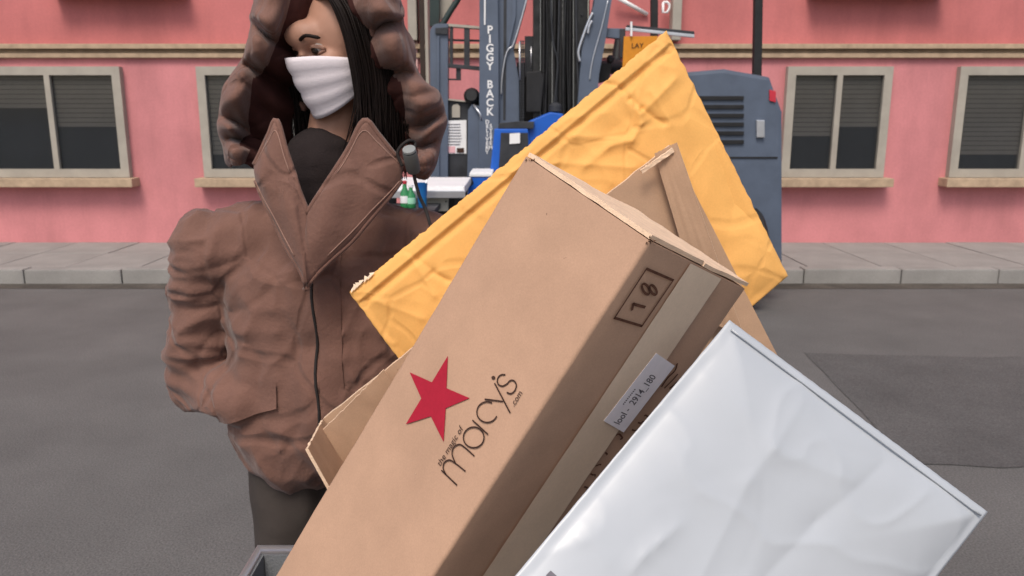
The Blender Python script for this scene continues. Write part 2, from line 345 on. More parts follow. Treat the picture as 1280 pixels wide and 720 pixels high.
pprism('print_block', [(571, 185), (580, 185), (580, 191), (571, 191)], FY + 0.0765, 0.002, 'ink', pn, 0)
pprism('print_block', [(559, 183), (569, 183), (569, 191), (559, 191)], FY + 0.0765, 0.002, mat('pink_print', (0.7, 0.4, 0.42)), pn, 0)
pprism('round_cover', [(567, 131), (572, 130), (575, 133), (575, 147), (565, 147), (565, 133)], FY + 0.075, 0.012, 'beige', fk, 0.002)
lathe('lamp_housing', [(0.03, 0), (0.055, 0.01), (0.06, 0.05), (0.04, 0.09)], at(590, 121, FY + 0.08), 'black', fk, 14, Vector((0, -1, 0.1)))
pprism('lamp_stalk', [(586, 118), (599, 121), (599, 130), (590, 129)], FY + 0.09, 0.03, 'dark_steel', fk, 0.003)
pprism('shin_plate', [(585, 138), (590, 130), (600, 133), (600, 330), (583, 330)], FY + 0.015, 0.06, 'steel_blue', fk)
tube('grab_bar', [at(592, 131, FY), at(600, 142, FY - 0.02), at(602, 150, FY - 0.02)], 0.008, 'chrome', fk, 8)
# main left column with the lettering
pprism('column', [(599.5, -120), (621, -120), (623, 60), (624, 330), (598.5, 330)], FY - 0.02, 0.16, 'steel_blue', fk, 0.008)
pprism('column_web', [(622, -120), (672, -120), (658, 6), (641, 62), (649, 100), (650, 330), (622, 330)], FY + 0.04, 0.10, 'steel_blue', fk, 0.006)
pprism('column_groove_shade', [(630, -120), (634, -120), (633, 60), (632, 150), (629, 150)], FY + 0.036, 0.004, 'dark_steel', fk, 0)  # dark strip painting the shade of a groove
pprism('column_rib', [(641, -120), (645, -120), (645, 20), (636, 60), (634, 58), (641, 20)], FY + 0.02, 0.02, 'steel_blue', fk, 0.003)
pprism('reflector_strip', [(605.2, -6), (607.2, -6), (606.8, 31), (605, 31)], FY - 0.026, 0.005, 'white', fk, 0)
def pxup(px, py, Y): o_ = at(px, py, Y); return o_
for s, x, y0, dy, size, nm in (('PIGGY BACK', 612.4, 42, 11.35, 0.078, 'lettering'),):
    for k, ch in enumerate(s):
        if ch == ' ': continue
        text_on(nm, ch, at(x, y0 + dy * k, FY - 0.024), Vector((1, 0, 0)), Vector((0, 0, 1)), size, 'white', fk, 'CENTER', 1.0, 0.022)
for s, x, y0 in (('DELIVERY', 609.2, 154.5), ('SYSTEM', 613.6, 159.5)):
    for k, ch in enumerate(s):
        text_on('lettering', ch, at(x - k * 0.06, y0 + 5.4 * k, FY - 0.024), Vector((1, 0, 0)), Vector((0, 0, 1)), 0.037, 'white', fk, 'CENTER', 1.05, 0.03)
tube('hydraulic_pipe', smoothpath([at(x, y, FY + 0.02) for x, y in ((663,-20),(657,4),(648,36),(641,57),(636,61),(632,70),(629,86),(627,104),(626.5,118))], 4), 0.0065, 'chrome', fk, 8)
# lifting chain
vs, fs = [], []
for k in range(34):
    a = at(652.5, 52 + k * 3.4, FY + 0.0); bm_w = 0.016
    for dx in (-0.012, 0.004):
        b0 = len(vs); lo = a + Vector((dx, -0.01, -0.0085)); hi = a + Vector((dx + 0.007, 0.01, 0.0085))
        vs += [(x, y, z) for z in (lo.z, hi.z) for x, y in ((lo.x, lo.y), (hi.x, lo.y), (hi.x, hi.y), (lo.x, hi.y))]
        fs += [tuple(b0 + i for i in f) for f in ((0,3,2,1),(4,5,6,7),(0,1,5,4),(1,2,6,5),(2,3,7,6),(3,0,4,7))]
    b0 = len(vs); lo = a + Vector((-0.018, -0.004, -0.003)); hi = a + Vector((0.018, 0.004, 0.003))
    vs += [(x, y, z) for z in (lo.z, hi.z) for x, y in ((lo.x, lo.y), (hi.x, lo.y), (hi.x, hi.y), (lo.x, hi.y))]
    fs += [tuple(b0 + i for i in f) for f in ((0,3,2,1),(4,5,6,7),(0,1,5,4),(1,2,6,5),(2,3,7,6),(3,0,4,7))]
fromdata('lift_chain', vs, fs, 'dark_steel', fk)
tube('chain_rod', [at(649.5, 52, FY - 0.01), at(649.8, 100, FY - 0.01)], 0.006, 'chrome', fk, 8)
tube('chain_rod', [at(664, 58, FY + 0.05), at(664, 84, FY + 0.05)], 0.005, 'chrome', fk, 8)
# mast rails
for x0, x1, dy, m in ((666.5, 675, 0.02, 'mast'), (676, 684, 0.09, 'black'), (685, 689.5, 0.05, 'mast'), (704, 707.5, 0.06, 'mast'), (709, 716, 0.10, 'black'), (717.5, 736, 0.03, 'mast')):
    pprism('mast_rail', [(x0, -200), (x1, -200), (x1, 360), (x0, 360)], FY + dy, 0.12, m, fk, 0.004)
pprism('mast_back_plate', [(646, 78), (742, 78), (742, 330), (646, 330)], FY + 0.24, 0.03, 'black', fk, 0)
pprism('mast_back_plate', [(668, -200), (737, -200), (737, 77.5), (668, 77.5)], FY + 0.25, 0.03, 'black', fk, 0)
pprism('mast_cross_member', [(656, 45), (668, 45), (668, 96), (656, 96)], FY + 0.10, 0.06, 'dark_steel', fk, 0.003)
pprism('carriage_block', [(658, 90), (676, 88), (680, 98), (676, 140), (658, 140)], FY - 0.02, 0.06, 'black', fk, 0.008)
tube('lift_cylinder', [at(699, -60, FY + 0.12), at(699, 330, FY + 0.12)], 0.028, 'mast', fk, 14)
for x0, x1, rr in ((693, 692, 0.016), (701, 700.5, 0.019), (679, 680.5, 0.011), (712, 713, 0.012)):
    pts = [at(x0 + (x1 - x0) * t / 90 + 0.5 * math.sin(t * 0.12), -60 + t * 4.2, FY + 0.03) for t in range(91)]
    tube('hydraulic_hose', pts, [rr * (1 + 0.14 * (t % 2)) for t in range(91)], 'black', fk, 10)
tube('hose_loop', smoothpath([at(x, y, FY - 0.02) for x, y in ((688, -10), (691, 50), (697, 78), (694, 120), (690, 170))], 6), 0.007, 'dark_steel', fk, 8)
for k in range(6):
    pprism('mast_bolt', arc(727, 18 + k * 26, 1.6, 0, 360, 8)[:-1], FY + 0.018, 0.014, 'dark_steel', fk, 0)
for x_ in (675.6, 690.2, 703.4, 716.8, 735.4):
    pprism('rail_highlight', [(x_ - 0.45, -200), (x_ + 0.45, -200), (x_ + 0.45, 330), (x_ - 0.45, 330)], FY + 0.012, 0.01, 'cream' if x_ > 730 else 'toggle_cap', fk, 0)  # thin pale strips painting highlights along the mast rails
for k in range(5):
    x_ = (682, 697, 706, 711, 722)[k]; tube('hydraulic_hose', smoothpath([at(x_ + 2 * math.sin(k + t), -40 + 55 * t, FY - 0.015 + 0.01 * (k % 2)) for t in range(7)], 6), 0.006 + 0.002 * (k % 3), ('black', 'dark_steel', 'mast')[k % 3], fk, 8)
# right boom leg
pprism('boom_leg', [(747, -40), (775, -40), (764, 4), (757, 50), (749, 92), (744, 150), (742, 330), (720, 330), (722, 130), (727, 62), (738, 22), (744, 6)], FY - 0.04, 0.14, 'steel_blue', fk, 0.008)
tube('leg_highlight', smoothpath([at(x, y, FY - 0.045) for x, y in ((760, 0), (752, 34), (743, 66), (739, 84), (737, 100))], 5), 0.0045, 'chrome', fk, 6)  # bright line painting a highlight down the boom leg
tube('hydraulic_pipe', smoothpath([at(x, y, FY - 0.055) for x, y in ((741, 16), (736, 26), (730, 42), (724, 60), (723, 68), (725, 77))], 5), 0.010, 'chrome', fk, 8)
tube('hydraulic_pipe', smoothpath([at(x, y, FY - 0.06) for x, y in ((740, 26), (736.5, 33), (735, 42))], 5), 0.009, 'chrome', fk, 8)
pprism('cross_arm', [(757, 35), (780, 35.5), (781, 49), (754, 46)], FY + 0.0, 0.08, 'steel_blue', fk, 0.005)
pprism('hanger', [(775, 36), (782, 36), (781, 72), (775, 72)], FY - 0.02, 0.05, 'dark_steel', fk, 0.003)
pl_ = pprism('orange_plate', [(780, 45.5), (822, 45), (822, 88), (778, 88)], FY - 0.045, 0.02, 'orange', fk, 0.002)
text_on('lettering', 'LAY', at(789, 60, FY - 0.049), Vector((1, 0, 0)), Vector((0, 0, 1)), 0.05, 'ink', pl_)
pprism('rail', [(782, 34), (868, 43), (868, 47), (782, 38)], FY - 0.05, 0.03, 'chrome', fk, 0.003)
pprism('rail_top', [(784, 31), (868, 39), (868, 43), (784, 34)], FY + 0.02, 0.05, 'dark_steel', fk, 0.003)
pprism('rail_pin', [(788, 27), (790.5, 27), (790.5, 45), (788, 45)], FY - 0.07, 0.015, 'white', fk, 0.002)
pprism('cab_post', [(814.5, -120), (823, -120), (822, 330), (813.5, 330)], FY + 0.35, 0.06, 'black', fk, 0.005)
pprism('cab_post', [(946, -120), (956, -120), (950, 230), (940, 230)], FY + 0.6, 0.06, 'black', fk, 0.005)
# seat and controls
vox_seat = voxel('seat', [(at(752, 84, FY + 0.4), at(772, 84, FY + 0.55), 0.055, 0.06), (at(770, 78, FY + 0.62), at(775, 40, FY + 0.72), 0.045, 0.04)], 0.018, 'black', fk)
tube('control_lever', [at(757, 90, FY + 0.2), at(762, 76, FY + 0.18)], 0.012, 'black', fk, 8)
lathe('lever_knob', [(0.01, -0.03), (0.028, -0.015), (0.03, 0.01), (0.012, 0.03)], at(763, 74, FY + 0.18), 'dark_steel', fk, 12)
pprism('control_panel', [(745, 78), (765, 80), (762, 100), (750, 104)], FY + 0.15, 0.1, 'black', fk, 0.008)
# left top: dark post and curved strap above the guard
pprism('upper_post', [(537, -120), (549.5, -120), (549, 31), (537, 33)], FY + 0.25, 0.08, 'green_dark', fk, 0.004)
vs, fs = [], []
add_tube(vs, fs, smoothpath([at(x, y, FY + 0.2) for x, y in ((586, -30), (573, -2), (563, 14), (556, 26), (550, 34))], 5), 0.022, 10)
fromdata('curved_strap', vs, fs, 'green_dark', fk, True)
pprism('upper_panel', [(549.5, -60), (572, -60), (566, 2), (556, 20), (549.5, 26)], FY + 0.32, 0.03, 'beige', fk, 0.002)
# blue boxes low in front
bb = pprism('tool_box', [(618, 161), (660, 161), (668, 240), (610, 240)], FY - 0.42, 0.3, 'blue', fk, 0.01)
pprism('tool_box_front', [(626, 166), (660, 166), (662, 236), (622, 236)], FY - 0.428, 0.006, 'dark_steel', bb, 0.002)
pprism('label_plate', [(637, 167), (650, 166), (650, 179), (637, 180)], FY - 0.436, 0.006, 'white', bb, 0)
pprism('tool_box_lid', [(645, 152), (668, 152), (667, 161), (622, 161), (624, 154)], FY - 0.40, 0.26, 'dark_steel', fk, 0.006)
pprism('blue_cover', [(660, 152), (688, 140), (704, 142), (704, 200), (660, 200)], FY - 0.36, 0.22, 'blue', fk, 0.012)
lathe('filler_cap', [(0.03, 0), (0.045, 0.01), (0.045, 0.05), (0.02, 0.07)], at(694, 141, FY - 0.25), 'dark_steel', fk, 14)
pprism('blue_step', [(586, 221), (614, 221), (614, 330), (580, 330)], FY - 0.75, 0.4, 'blue', fk, 0.01)
pprism('step_cover', [(587, 215.5), (616, 215.5), (616, 221), (586, 221)], FY - 0.76, 0.42, 'white', fk, 0.01)
tube('step_hose', [at(577, 236, FY - 0.8), at(582, 229, FY - 0.8), at(589, 226, FY - 0.78)], 0.03, 'dark_steel', fk, 10)
# chassis, rear body and wheels on the right of the mast
box('chassis', (-0.75, FY + 0.3, 0.45), (2.0, FY + 1.3, 0.72), 'steel_blue', fk, 0.03)
eng = pprism('engine_cover', [(836, 92), (905, 86), (962, 96), (978, 140), (978, 330), (836, 330)], FY + 0.38, 0.95, 'steel_blue', fk, 0.03)
for k in range(6):
    pprism('vent_slat', [(862, 120 + k*11), (930, 120 + k*11), (930, 125 + k*11), (862, 125 + k*11)], FY + 0.362, 0.02, 'black', eng, 0.003)
pprism('panel_seam', [(846, 196), (972, 196), (972, 198), (846, 198)], FY + 0.372, 0.012, 'black', eng, 0)
pprism('caution_sticker', [(862, 206), (884, 206), (884, 226), (862, 226)], FY + 0.374, 0.008, 'orange', eng, 0.001)
pprism('cover_handle', [(946, 150), (956, 150), (956, 172), (946, 172)], FY + 0.35, 0.03, 'chrome', eng, 0.006)
pprism('tail_lamp', [(962, 112), (970, 114), (970, 128), (962, 126)], FY + 0.365, 0.03, 'cap_red', eng, 0.004)
def wheel(x, y, r, wd):
    t = lathe('wheel', [(r*0.55, 0), (r*0.93, 0.0), (r, 0.03), (r, wd-0.03), (r*0.93, wd), (r*0.55, wd)], (x, y, r), 'black', fk, 32, Vector((0, -1, 0)) if False else Vector((1, 0, 0)))
    lathe('rim', [(r*0.15, -0.004), (r*0.2, 0.02), (r*0.5, 0.03), (r*0.56, -0.006), (r*0.58, wd+0.006), (r*0.5, wd-0.02), (r*0.1, wd-0.01)], (x, y, r), 'white', t, 24, Vector((1, 0, 0)))
wheel(-0.78, FY + 0.45, 0.40, 0.26); wheel(1.72, FY + 0.42, 0.40, 0.26); wheel(0.5, FY + 1.7, 0.36, 0.26)
box('axle', (-0.55, FY + 0.38, 0.36), (1.75, FY + 0.52, 0.46), 'dark_steel', fk, 0.01)
box('rear_frame', (0.35, FY + 1.2, 0.5), (0.9, FY + 1.75, 0.74), 'steel_blue', fk, 0.02)
for x in (0.18, 0.62):
    bm = bmesh.new(); add_box(bm, (x, FY - 0.85, 0.08), (x + 0.12, FY + 0.0, 0.125)); add_box(bm, (x, FY - 0.02, 0.083), (x + 0.12, FY + 0.03, 0.7))
    bm_link('fork', bm, 'dark_steel', fk)

# ================================================================== WHITE UTILITY CART BEHIND THE PERSON
TZ = at(560, 221, 5.0).z
ucx0 = at(478, 236, 4.3).x; ucx1 = at(581, 236, 4.3).x
uc = thing('utility_cart', ((ucx0 + ucx1) / 2, 4.6, 0), 'white topped utility cart with cream side panel behind the person', 'cart')
box('top', (ucx0, 4.28, TZ - 0.045), (ucx1, 4.98, TZ), 'white', uc, 0.012)
box('top_rim', (ucx0 - 0.004, 4.262, TZ - 0.06), (ucx1 + 0.004, 4.279, TZ - 0.02), 'chrome', uc, 0.004)
sp = pprism('side_panel', [(505, 237), (561, 238), (560, 264), (505, 264)], 4.33, 0.03, 'cream', uc, 0.004)
for hx, hy in ((558, 243), (557.5, 252)):
    pprism('rivet', arc(hx, hy, 1.0, 0, 360, 8)[:-1], 4.322, 0.01, 'dark_steel', sp, 0)
box('back_panel', (ucx0 + 0.03, 4.9, 0.5), (ucx1 - 0.03, 4.93, TZ - 0.05), 'black', uc)
for x in (ucx0 + 0.02, ucx1 - 0.06):
    for y in (4.36, 4.88):
        box('leg', (x, y, 0.08), (x + 0.04, y + 0.04, TZ - 0.045), 'dark_steel', uc)
        lathe('caster', [(0.02, 0), (0.045, 0.004), (0.045, 0.03), (0.02, 0.034)], (x + 0.003, y + 0.02, 0.045), 'black', uc, 16, Vector((1, 0, 0)))
trz = at(525, 259, 4.1).z
tr = box('tray', (ucx0, 3.98, trz - 0.03), (at(546, 262, 4.1).x, 4.325, trz - 0.002), 'dark_steel', uc, 0.004)
box('lower_shelf', (ucx0 + 0.02, 4.34, 0.4), (ucx1 - 0.02, 4.95, 0.44), 'dark_steel', uc, 0.004)
cup = thing('cup', at(528, 259, 4.1), 'blue plastic cup standing on the dark cart tray', 'cup')
cz = at(528, 228.5, 4.1).z - trz; rc = 0.029
lathe('cup_wall', [(rc*0.72, 0), (rc*0.74, 0.004), (rc*0.86, cz*0.5), (rc, cz*0.97), (rc*1.05, cz), (rc*0.95, cz), (rc*0.8, cz*0.5), (rc*0.6, 0.01)], (at(528, 259, 4.1).x, 4.1, trz), 'cup', cup, 28)
tube('straw', [Vector((at(530, 250, 4.1).x, 4.1, trz + 0.03)), Vector((at(534, 222, 4.12).x, 4.11, at(534, 222, 4.12).z))], 0.006, 'white', cup, 8)
for px, hh, cap, lab, mm in ((514, 0.115, 'white', 'squat green bottle with white cap beside the blue cup', 'bottle'), (506.5, 0.135, 'cap_red', 'green bottle with red cap half hidden by the jacket', 'bottle')):
    bt = thing('bottle', (at(px, 259, 4.08).x, 4.08, trz), lab, 'bottle', 'bottles on the cart tray')
    r0 = 0.024
    lathe('glass_body', [(r0*0.9, 0), (r0, 0.006), (r0, hh*0.55), (r0*0.45, hh*0.75), (r0*0.4, hh*0.9)], bt.location, mm, bt, 20)
    lathe('bottle_cap', [(r0*0.5, hh*0.9), (r0*0.52, hh), (r0*0.3, hh+0.002)], bt.location, cap, bt, 16)
    lathe('bottle_label', [(r0*1.01, hh*0.18), (r0*1.02, hh*0.19), (r0*1.02, hh*0.44), (r0*1.01, hh*0.45)], bt.location, 'white' if cap == 'cap_red' else mat('pale_green_label', (0.3, 0.6, 0.42)), bt, 20)

# ================================================================== THE PILE OF PARCELS
# ---- main long carton: camera-frame solution for its three edge directions
e = cam2w((0.58627, -0.51112, 0.62853)).normalized(); g = cam2w((0.62622, -0.20628, -0.75186)).normalized(); u = cam2w((-0.51394, -0.83439, -0.19914)).normalized()
Bc = C0 + cam2w((0.16368, 0.05598, -0.95)); W1, W2, LB = 0.249, 0.2812, 0.86
Ac = Bc - e * W1
n1, n2 = -g, e                                # outward normals of the printed face and of the taped face
base = Ac + g * W2 / 2 + e * W1 / 2 + u * LB
cb = thing('carton', base, 'long kraft carton printed with red star and thin black lettering', 'cardboard box')
def sheet(name, o_, a, la, b, lb, th, m, parent, na=30, nb=14, bow=0.0, seed=0.0, rnd=0.0015, soft=0.0):
    """board panel: a along one edge, b along the other, thickness inwards (-normal), bowed and gently dented"""
    n = a.cross(b).normalized(); vs, fs = [], []
    for s in (0, 1):
        for i in range(na + 1):
            for j in range(nb + 1):
                x, y = i / na, j / nb
                k = bow * 16 * x * (1-x) * y * (1-y) * (1 if s == 0 else 1)
                p = o_ + a * (la * x) + b * (lb * y)
                k += rnd * fnoise(p + Vector((seed, 0, 0)), 9) * min(1, 8 * min(y, 1-y, x, 1-x) + 0.15)
                k += soft * (min(0, y - 0.06) + min(0, 0.94 - y)) * 0
                vs.append(p + n * (k - s * th))
    N = (na + 1) * (nb + 1)
    for i in range(na):
        for j in range(nb):
            q = i * (nb + 1) + j; fs.append((q, q + nb + 1, q + nb + 2, q + 1)); q += N; fs.append((q, q + 1, q + nb + 2, q + nb + 1))
    for i in range(na):
        q = i * (nb + 1); fs.append((q, q + N, q + N + nb + 1, q + nb + 1)); q += nb; fs.append((q, q + nb + 1, q + N + nb + 1, q + N))
    for j in range(nb):
        q = j; fs.append((q, q + 1, q + N + 1, q + N)); q += na * (nb + 1); fs.append((q, q + N, q + N + 1, q + 1))
    o = fromdata(name, vs, fs, m, parent, True); o.data.set_sharp_from_angle(angle=R(50)); return o
TH = 0.004
# body: one closed sleeve, rounded long edges
def sleeve(name, o_, ea, eb, la, lb, ax, L, m, parent, rad=0.006, nl=40):
    prof = []
    for (cx, cy, a0) in ((rad, rad, 180), (la - rad, rad, 270), (la - rad, lb - rad, 0), (rad, lb - rad, 90)):
        for k in range(5):
            t = R(a0 + 22.5 * k); prof.append((cx + rad * math.cos(t), cy + rad * math.sin(t)))
    pr = []
    for i, p in enumerate(prof):                      # extra points along the flats so that they can dent
        q = prof[(i + 1) % len(prof)]; d = math.hypot(q[0] - p[0], q[1] - p[1]); k = 10 if d > 0.05 else 1
        for j in range(k): pr.append((p[0] + (q[0] - p[0]) * j / k, p[1] + (q[1] - p[1]) * j / k))
    n = len(pr); vs, fs = [], []; ctr = o_ + ea * la / 2 + eb * lb / 2
    for i in range(nl + 1):
        z = L * i / nl
        for x, y in pr:
            p = o_ + ea * x + eb * y + ax * z
            d = (p - (ctr + ax * z)).normalized()
            fade = min(1, i / 4, (nl - i) / 4)
            vs.append(p + d * (0.0016 * fnoise(p, 7) * fade + 0.0007 * fnoise(p, 40)))
    for i in range(nl):
        for k in range(n):
            k2 = (k + 1) % n; fs.append((i*n+k, i*n+k2, (i+1)*n+k2, (i+1)*n+k))
    fs.append(tuple(range(n))); fs.append(tuple(nl*n + k for k in range(n))[::-1])
    me = mesh(name, vs, fs); bm = bmesh.new(); bm.from_mesh(me); bmesh.ops.recalc_face_normals(bm, faces=bm.faces); bm.to_mesh(me); bm.free()
    o = link(name, me, m, parent, True); o.data.set_sharp_from_angle(angle=R(60)); return o
sleeve('body', Ac, e, g, W1, W2, u, LB, 'kraft', cb, 0.0055, 60)
# end flaps closing the upper end: two boards with raw edges, the nearer one lifted a little
def flap(name, p, a, la, b, lb, nrm, th, m, parent, lift=0.0, seed=0):
    rnd = random.Random(seed); na, nb = 26, 6; vs, fs = [], []
    for s in (0, 1):
        for i in range(na + 1):
            for j in range(nb + 1):
                x, y = i / na, j / nb
                q = p + a * (la * x) + b * (lb * y) + nrm * (s * th + lift * y * y + 0.0012 * fnoise(Vector((x * 9, y * 3, seed)), 1))
                if j in (0, nb): q += b * 0.0016 * fnoise(Vector((x * 22, seed, y * 5)), 1)
                if i in (0, na): q += a * 0.0022 * fnoise(Vector((y * 9, seed, x * 7)), 1)
                vs.append(q)
    N = (na + 1) * (nb + 1)
    for i in range(na):
        for j in range(nb):
            q = i * (nb + 1) + j; fs.append((q, q + nb + 1, q + nb + 2, q + 1)); q += N; fs.append((q, q + 1, q + nb + 2, q + nb + 1))
    for i in range(na):
        q = i * (nb + 1); fs.append((q, q + N, q + N + nb + 1, q + nb + 1)); q += nb; fs.append((q, q + nb + 1, q + N + nb + 1, q + N))
    for j in range(nb):
        q = j; fs.append((q, q + 1, q + N + 1, q + N)); q += na * (nb + 1); fs.append((q, q + N, q + N + 1, q + 1))
    me = mesh(name, vs, fs); bm = bmesh.new(); bm.from_mesh(me); bmesh.ops.recalc_face_normals(bm, faces=bm.faces); bm.to_mesh(me); bm.free()
    o = link(name, me, m, parent, True); o.data.set_sharp_from_angle(angle=R(45)); return o
flap('end_flap', Ac - u * 0.0012 + e * 0.003 + g * 0.002, e, W1 - 0.006, g, W2 * 0.49, -u, 0.0060, 'kraft_raw', cb, 0.001, 3)
flap('end_flap', Ac - u * 0.0012 + e * 0.003 + g * (W2 * 0.505), e, W1 - 0.004, g, W2 * 0.49, -u, 0.0055, 'kraft_raw', cb, 0.003, 5)
# frayed corners
def frays(name, p, dirs, n, parent, seed, s=0.006):
    rnd = random.Random(seed); vs, fs = [], []
    for k in range(n):
        c = p + sum((d * rnd.uniform(-s, s) for d in dirs), Vector()); b = len(vs)
        for _ in range(4): vs.append(c + Vector((rnd.uniform(-1, 1), rnd.uniform(-1, 1), rnd.uniform(-1, 1))) * s * rnd.uniform(0.25, 0.65))
        fs += [(b, b+1, b+2), (b, b+2, b+3), (b, b+3, b+1), (b+1, b+3, b+2)]
    return fromdata(name, vs, fs, 'kraft_dark', parent)
frays('torn_corner', Ac + e * 0.013 + u * 0.001, (e * 1.2, u * 0.5), 9, cb, 1, 0.0055)
frays('torn_corner', Bc - e * 0.0 + g * 0.002, (g * 0.7, e * 0.6, u * 0.6), 10, cb, 2, 0.0055)
for k, (px, py) in enumerate(((650, 219), (603, 382), (497, 462), (541, 662), (520, 591), (707, 322), (683, 268))):
    p = hit(px, py, Ac, n1) + n1 * 0.0014
    frays('scuff', p, (e, u), 2, cb, 20 + k, 0.0018).data.materials[0] = M['kraft_raw' if k in (0, 1, 4) else 'kraft_dark']
# print on the wide face, measured off the photograph onto the face
def F1(x, y, k=3.7895, ox=490, oy=430): return hit(ox + x / k, oy + y / k, Ac, n1) + n1 * 0.0019
star = [(268,58),(262,210),(372,257),(258,305),(248,463),(188,343),(70,380),(143,258),(88,135),(193,182)]
prism('star_print', [F1(*p) for p in star], n1 * -0.0003, 'red_ink', cb)
def circ(cx, cy, r, a0=0, a1=360, n=28): return [(cx + r * math.cos(R(a0 + (a1 - a0) * i / n)), cy + r * math.sin(R(a0 + (a1 - a0) * i / n))) for i in range(n + 1)]
def sp2(pts, k=6): return [(v.x, v.y) for v in smoothpath([Vector((x, y, 0)) for x, y in pts], k)]
strokes = {
 'm': [[(238,598),(312,669)], sp2([(262,622),(247,590),(252,562),(276,550),(302,564),(352,603)]), sp2([(306,567),(289,524),(296,491),(322,476),(348,490),(394,531)])],
 'a': [circ(391, 443, 49), [(385,361),(459,429)]],
 'c': [circ(455, 323, 49, -62, -338)],
 'y': [[(443,262),(530,273)], [(490,186),(564,327)]],
 's': [sp2([(541,146),(519,148),(504,166),(507,190),(526,200),(548,190),(564,174),(583,176),(593,198),(584,224),(566,236),(548,230)])],
}
for k, ss in strokes.items():
    vs, fs = [], []
    for s in ss: ribbon(vs, fs, [F1(*p) for p in s], 0.0022, n1)
    fromdata('letter', vs, fs, 'ink', cb)
prism('apostrophe', [F1(*p) for p in circ(484, 160, 9, n=12)[:-1]], n1 * -0.0003, 'ink', cb)
xd = (F1(325, 405) - F1(215, 585)); L_ = xd.length; xd.normalize(); yd = n1.cross(xd)
tm = text_mesh('the magic of'); wdt = max(v.co.x for v in tm.vertices); bpy.data.meshes.remove(tm)
text_on('lettering', 'the magic of', F1(232, 582), xd, yd, L_ / wdt, 'ink', cb)
text_on('lettering', '.com', F1(582, 300), xd, yd, 0.0125, 'ink', cb, 'LEFT', 0.9)
# print on the taped face
def F2(x, y, k=3.13, ox=740, oy=320, lift=0.0021): return hit(ox + x / k, oy + y / k, Bc, n2) + n2 * lift
vs, fs = [], []
Z4 = lambda x, y: F2(x, y, 7.583, 750, 325)
rc_ = [(430,75),(683,185),(388,618),(128,540)]
for i in range(4):
    a, b = Z4(*rc_[i]), Z4(*rc_[(i+1) % 4]); d = (b - a).normalized() * 0.0012; ribbon(vs, fs, [a - d, b + d], 0.0036 if i % 2 == 0 else 0.0027, n2)
fromdata('number_frame', vs, fs, 'ink_brown', cb)
vs, fs = [], []
for s in ([(300,408),(420,440)], [(308,398),(300,436),(293,470)]): ribbon(vs, fs, [Z4(*p) for p in s], 0.0042, n2)
fromdata('number', vs, fs, 'ink_brown', cb)
vs, fs = [], []
for cx, cy, ra, rb in ((424, 268, 35, 50), (494, 276, 32, 46)):
    ribbon(vs, fs, [Z4(cx + ra * math.cos(t) + 14 * math.sin(t), cy + rb * math.sin(t) + 10 * math.cos(t)) for t in [2 * math.pi * i / 22 for i in range(23)]], 0.0035, n2)
fromdata('number', vs, fs, 'ink_brown', cb)
# packing tape along the seam, following the dented board
tp0 = Bc + g * 0.105
def tape_pt(x, y): return tp0 + u * x + g * y + n2 * 0.0021
vs, fs = [], []; na = 60
for i in range(na + 1):
    for y in (0, 0.045, 0.092):
        p = tape_pt(0.002 + (LB - 0.01) * i / na, y + 0.0008 * fnoise(Vector((i * 0.7, y * 40, 0)), 1)); vs.append(p + n2 * 0.0003 * fnoise(p, 30))
for i in range(na):
    for j in range(2): q = i * 3 + j; fs.append((q, q + 3, q + 4, q + 1))
fromdata('tape', vs, fs, 'tape', cb, True)
# sticker on the tape
lc = [(245,375),(318,425),(118,685),(40,640)]
lp = prism('paper_label', [F2(*p, lift=0.0029) for p in lc], n2 * 0.0003, 'paper', cb)
a, b, c, d = [F2(*p, lift=0.0034) for p in lc]
xd2 = (a - d).normalized(); yd2 = n2.cross(xd2)
text_on('lettering', 'lool -  2914_180', d.lerp(c, 0.62) + xd2 * 0.006, xd2, yd2, 0.026, 'ink_grey', lp, 'LEFT', 0.50, 0.010)
for k in range(9):
    p = d.lerp(c, 0.22) + xd2 * (0.034 + 0.0032 * k); vs, fs = [], []
    ribbon(vs, fs, [p, p + xd2 * 0.0018], 0.0035, n2); fromdata('print_mark', vs, fs, 'ink_grey', lp)
# half hidden stencil letters under the white mailer
for k, (x, y, s) in enumerate(((225,432,1.0), (241,404,1.0), (263,376,0.8), (300,328,1.2), (344,308,1.3), (362,288,1.2), (376,268,0.9), (205,470,0.7))):
    vs, fs = [], []; q = [F2(x + dx * s, y + dy * s, 2.2524, 640, 400) for dx, dy in [(random.uniform(-9, -3), random.uniform(-6, 6)), (random.uniform(-3, 3), random.uniform(-8, 2)), (random.uniform(2, 8), random.uniform(-4, 6)), (random.uniform(0, 10), random.uniform(2, 9))]]
    ribbon(vs, fs, smoothpath(q, 4), 0.0028, n2); fromdata('stencil_mark', vs, fs, 'ink_brown', cb)
for k, q in enumerate((((418,186),(436,160),(456,140),(462,120)), ((426,190),(448,168),(464,150)), ((440,190),(452,182),(464,170)))):
    vs, fs = [], []; ribbon(vs, fs, smoothpath([F2(x, y, 2.2524, 640, 400) for x, y in q], 5), 0.004, n2); fromdata('stencil_mark', vs, fs, 'ink_brown', cb)

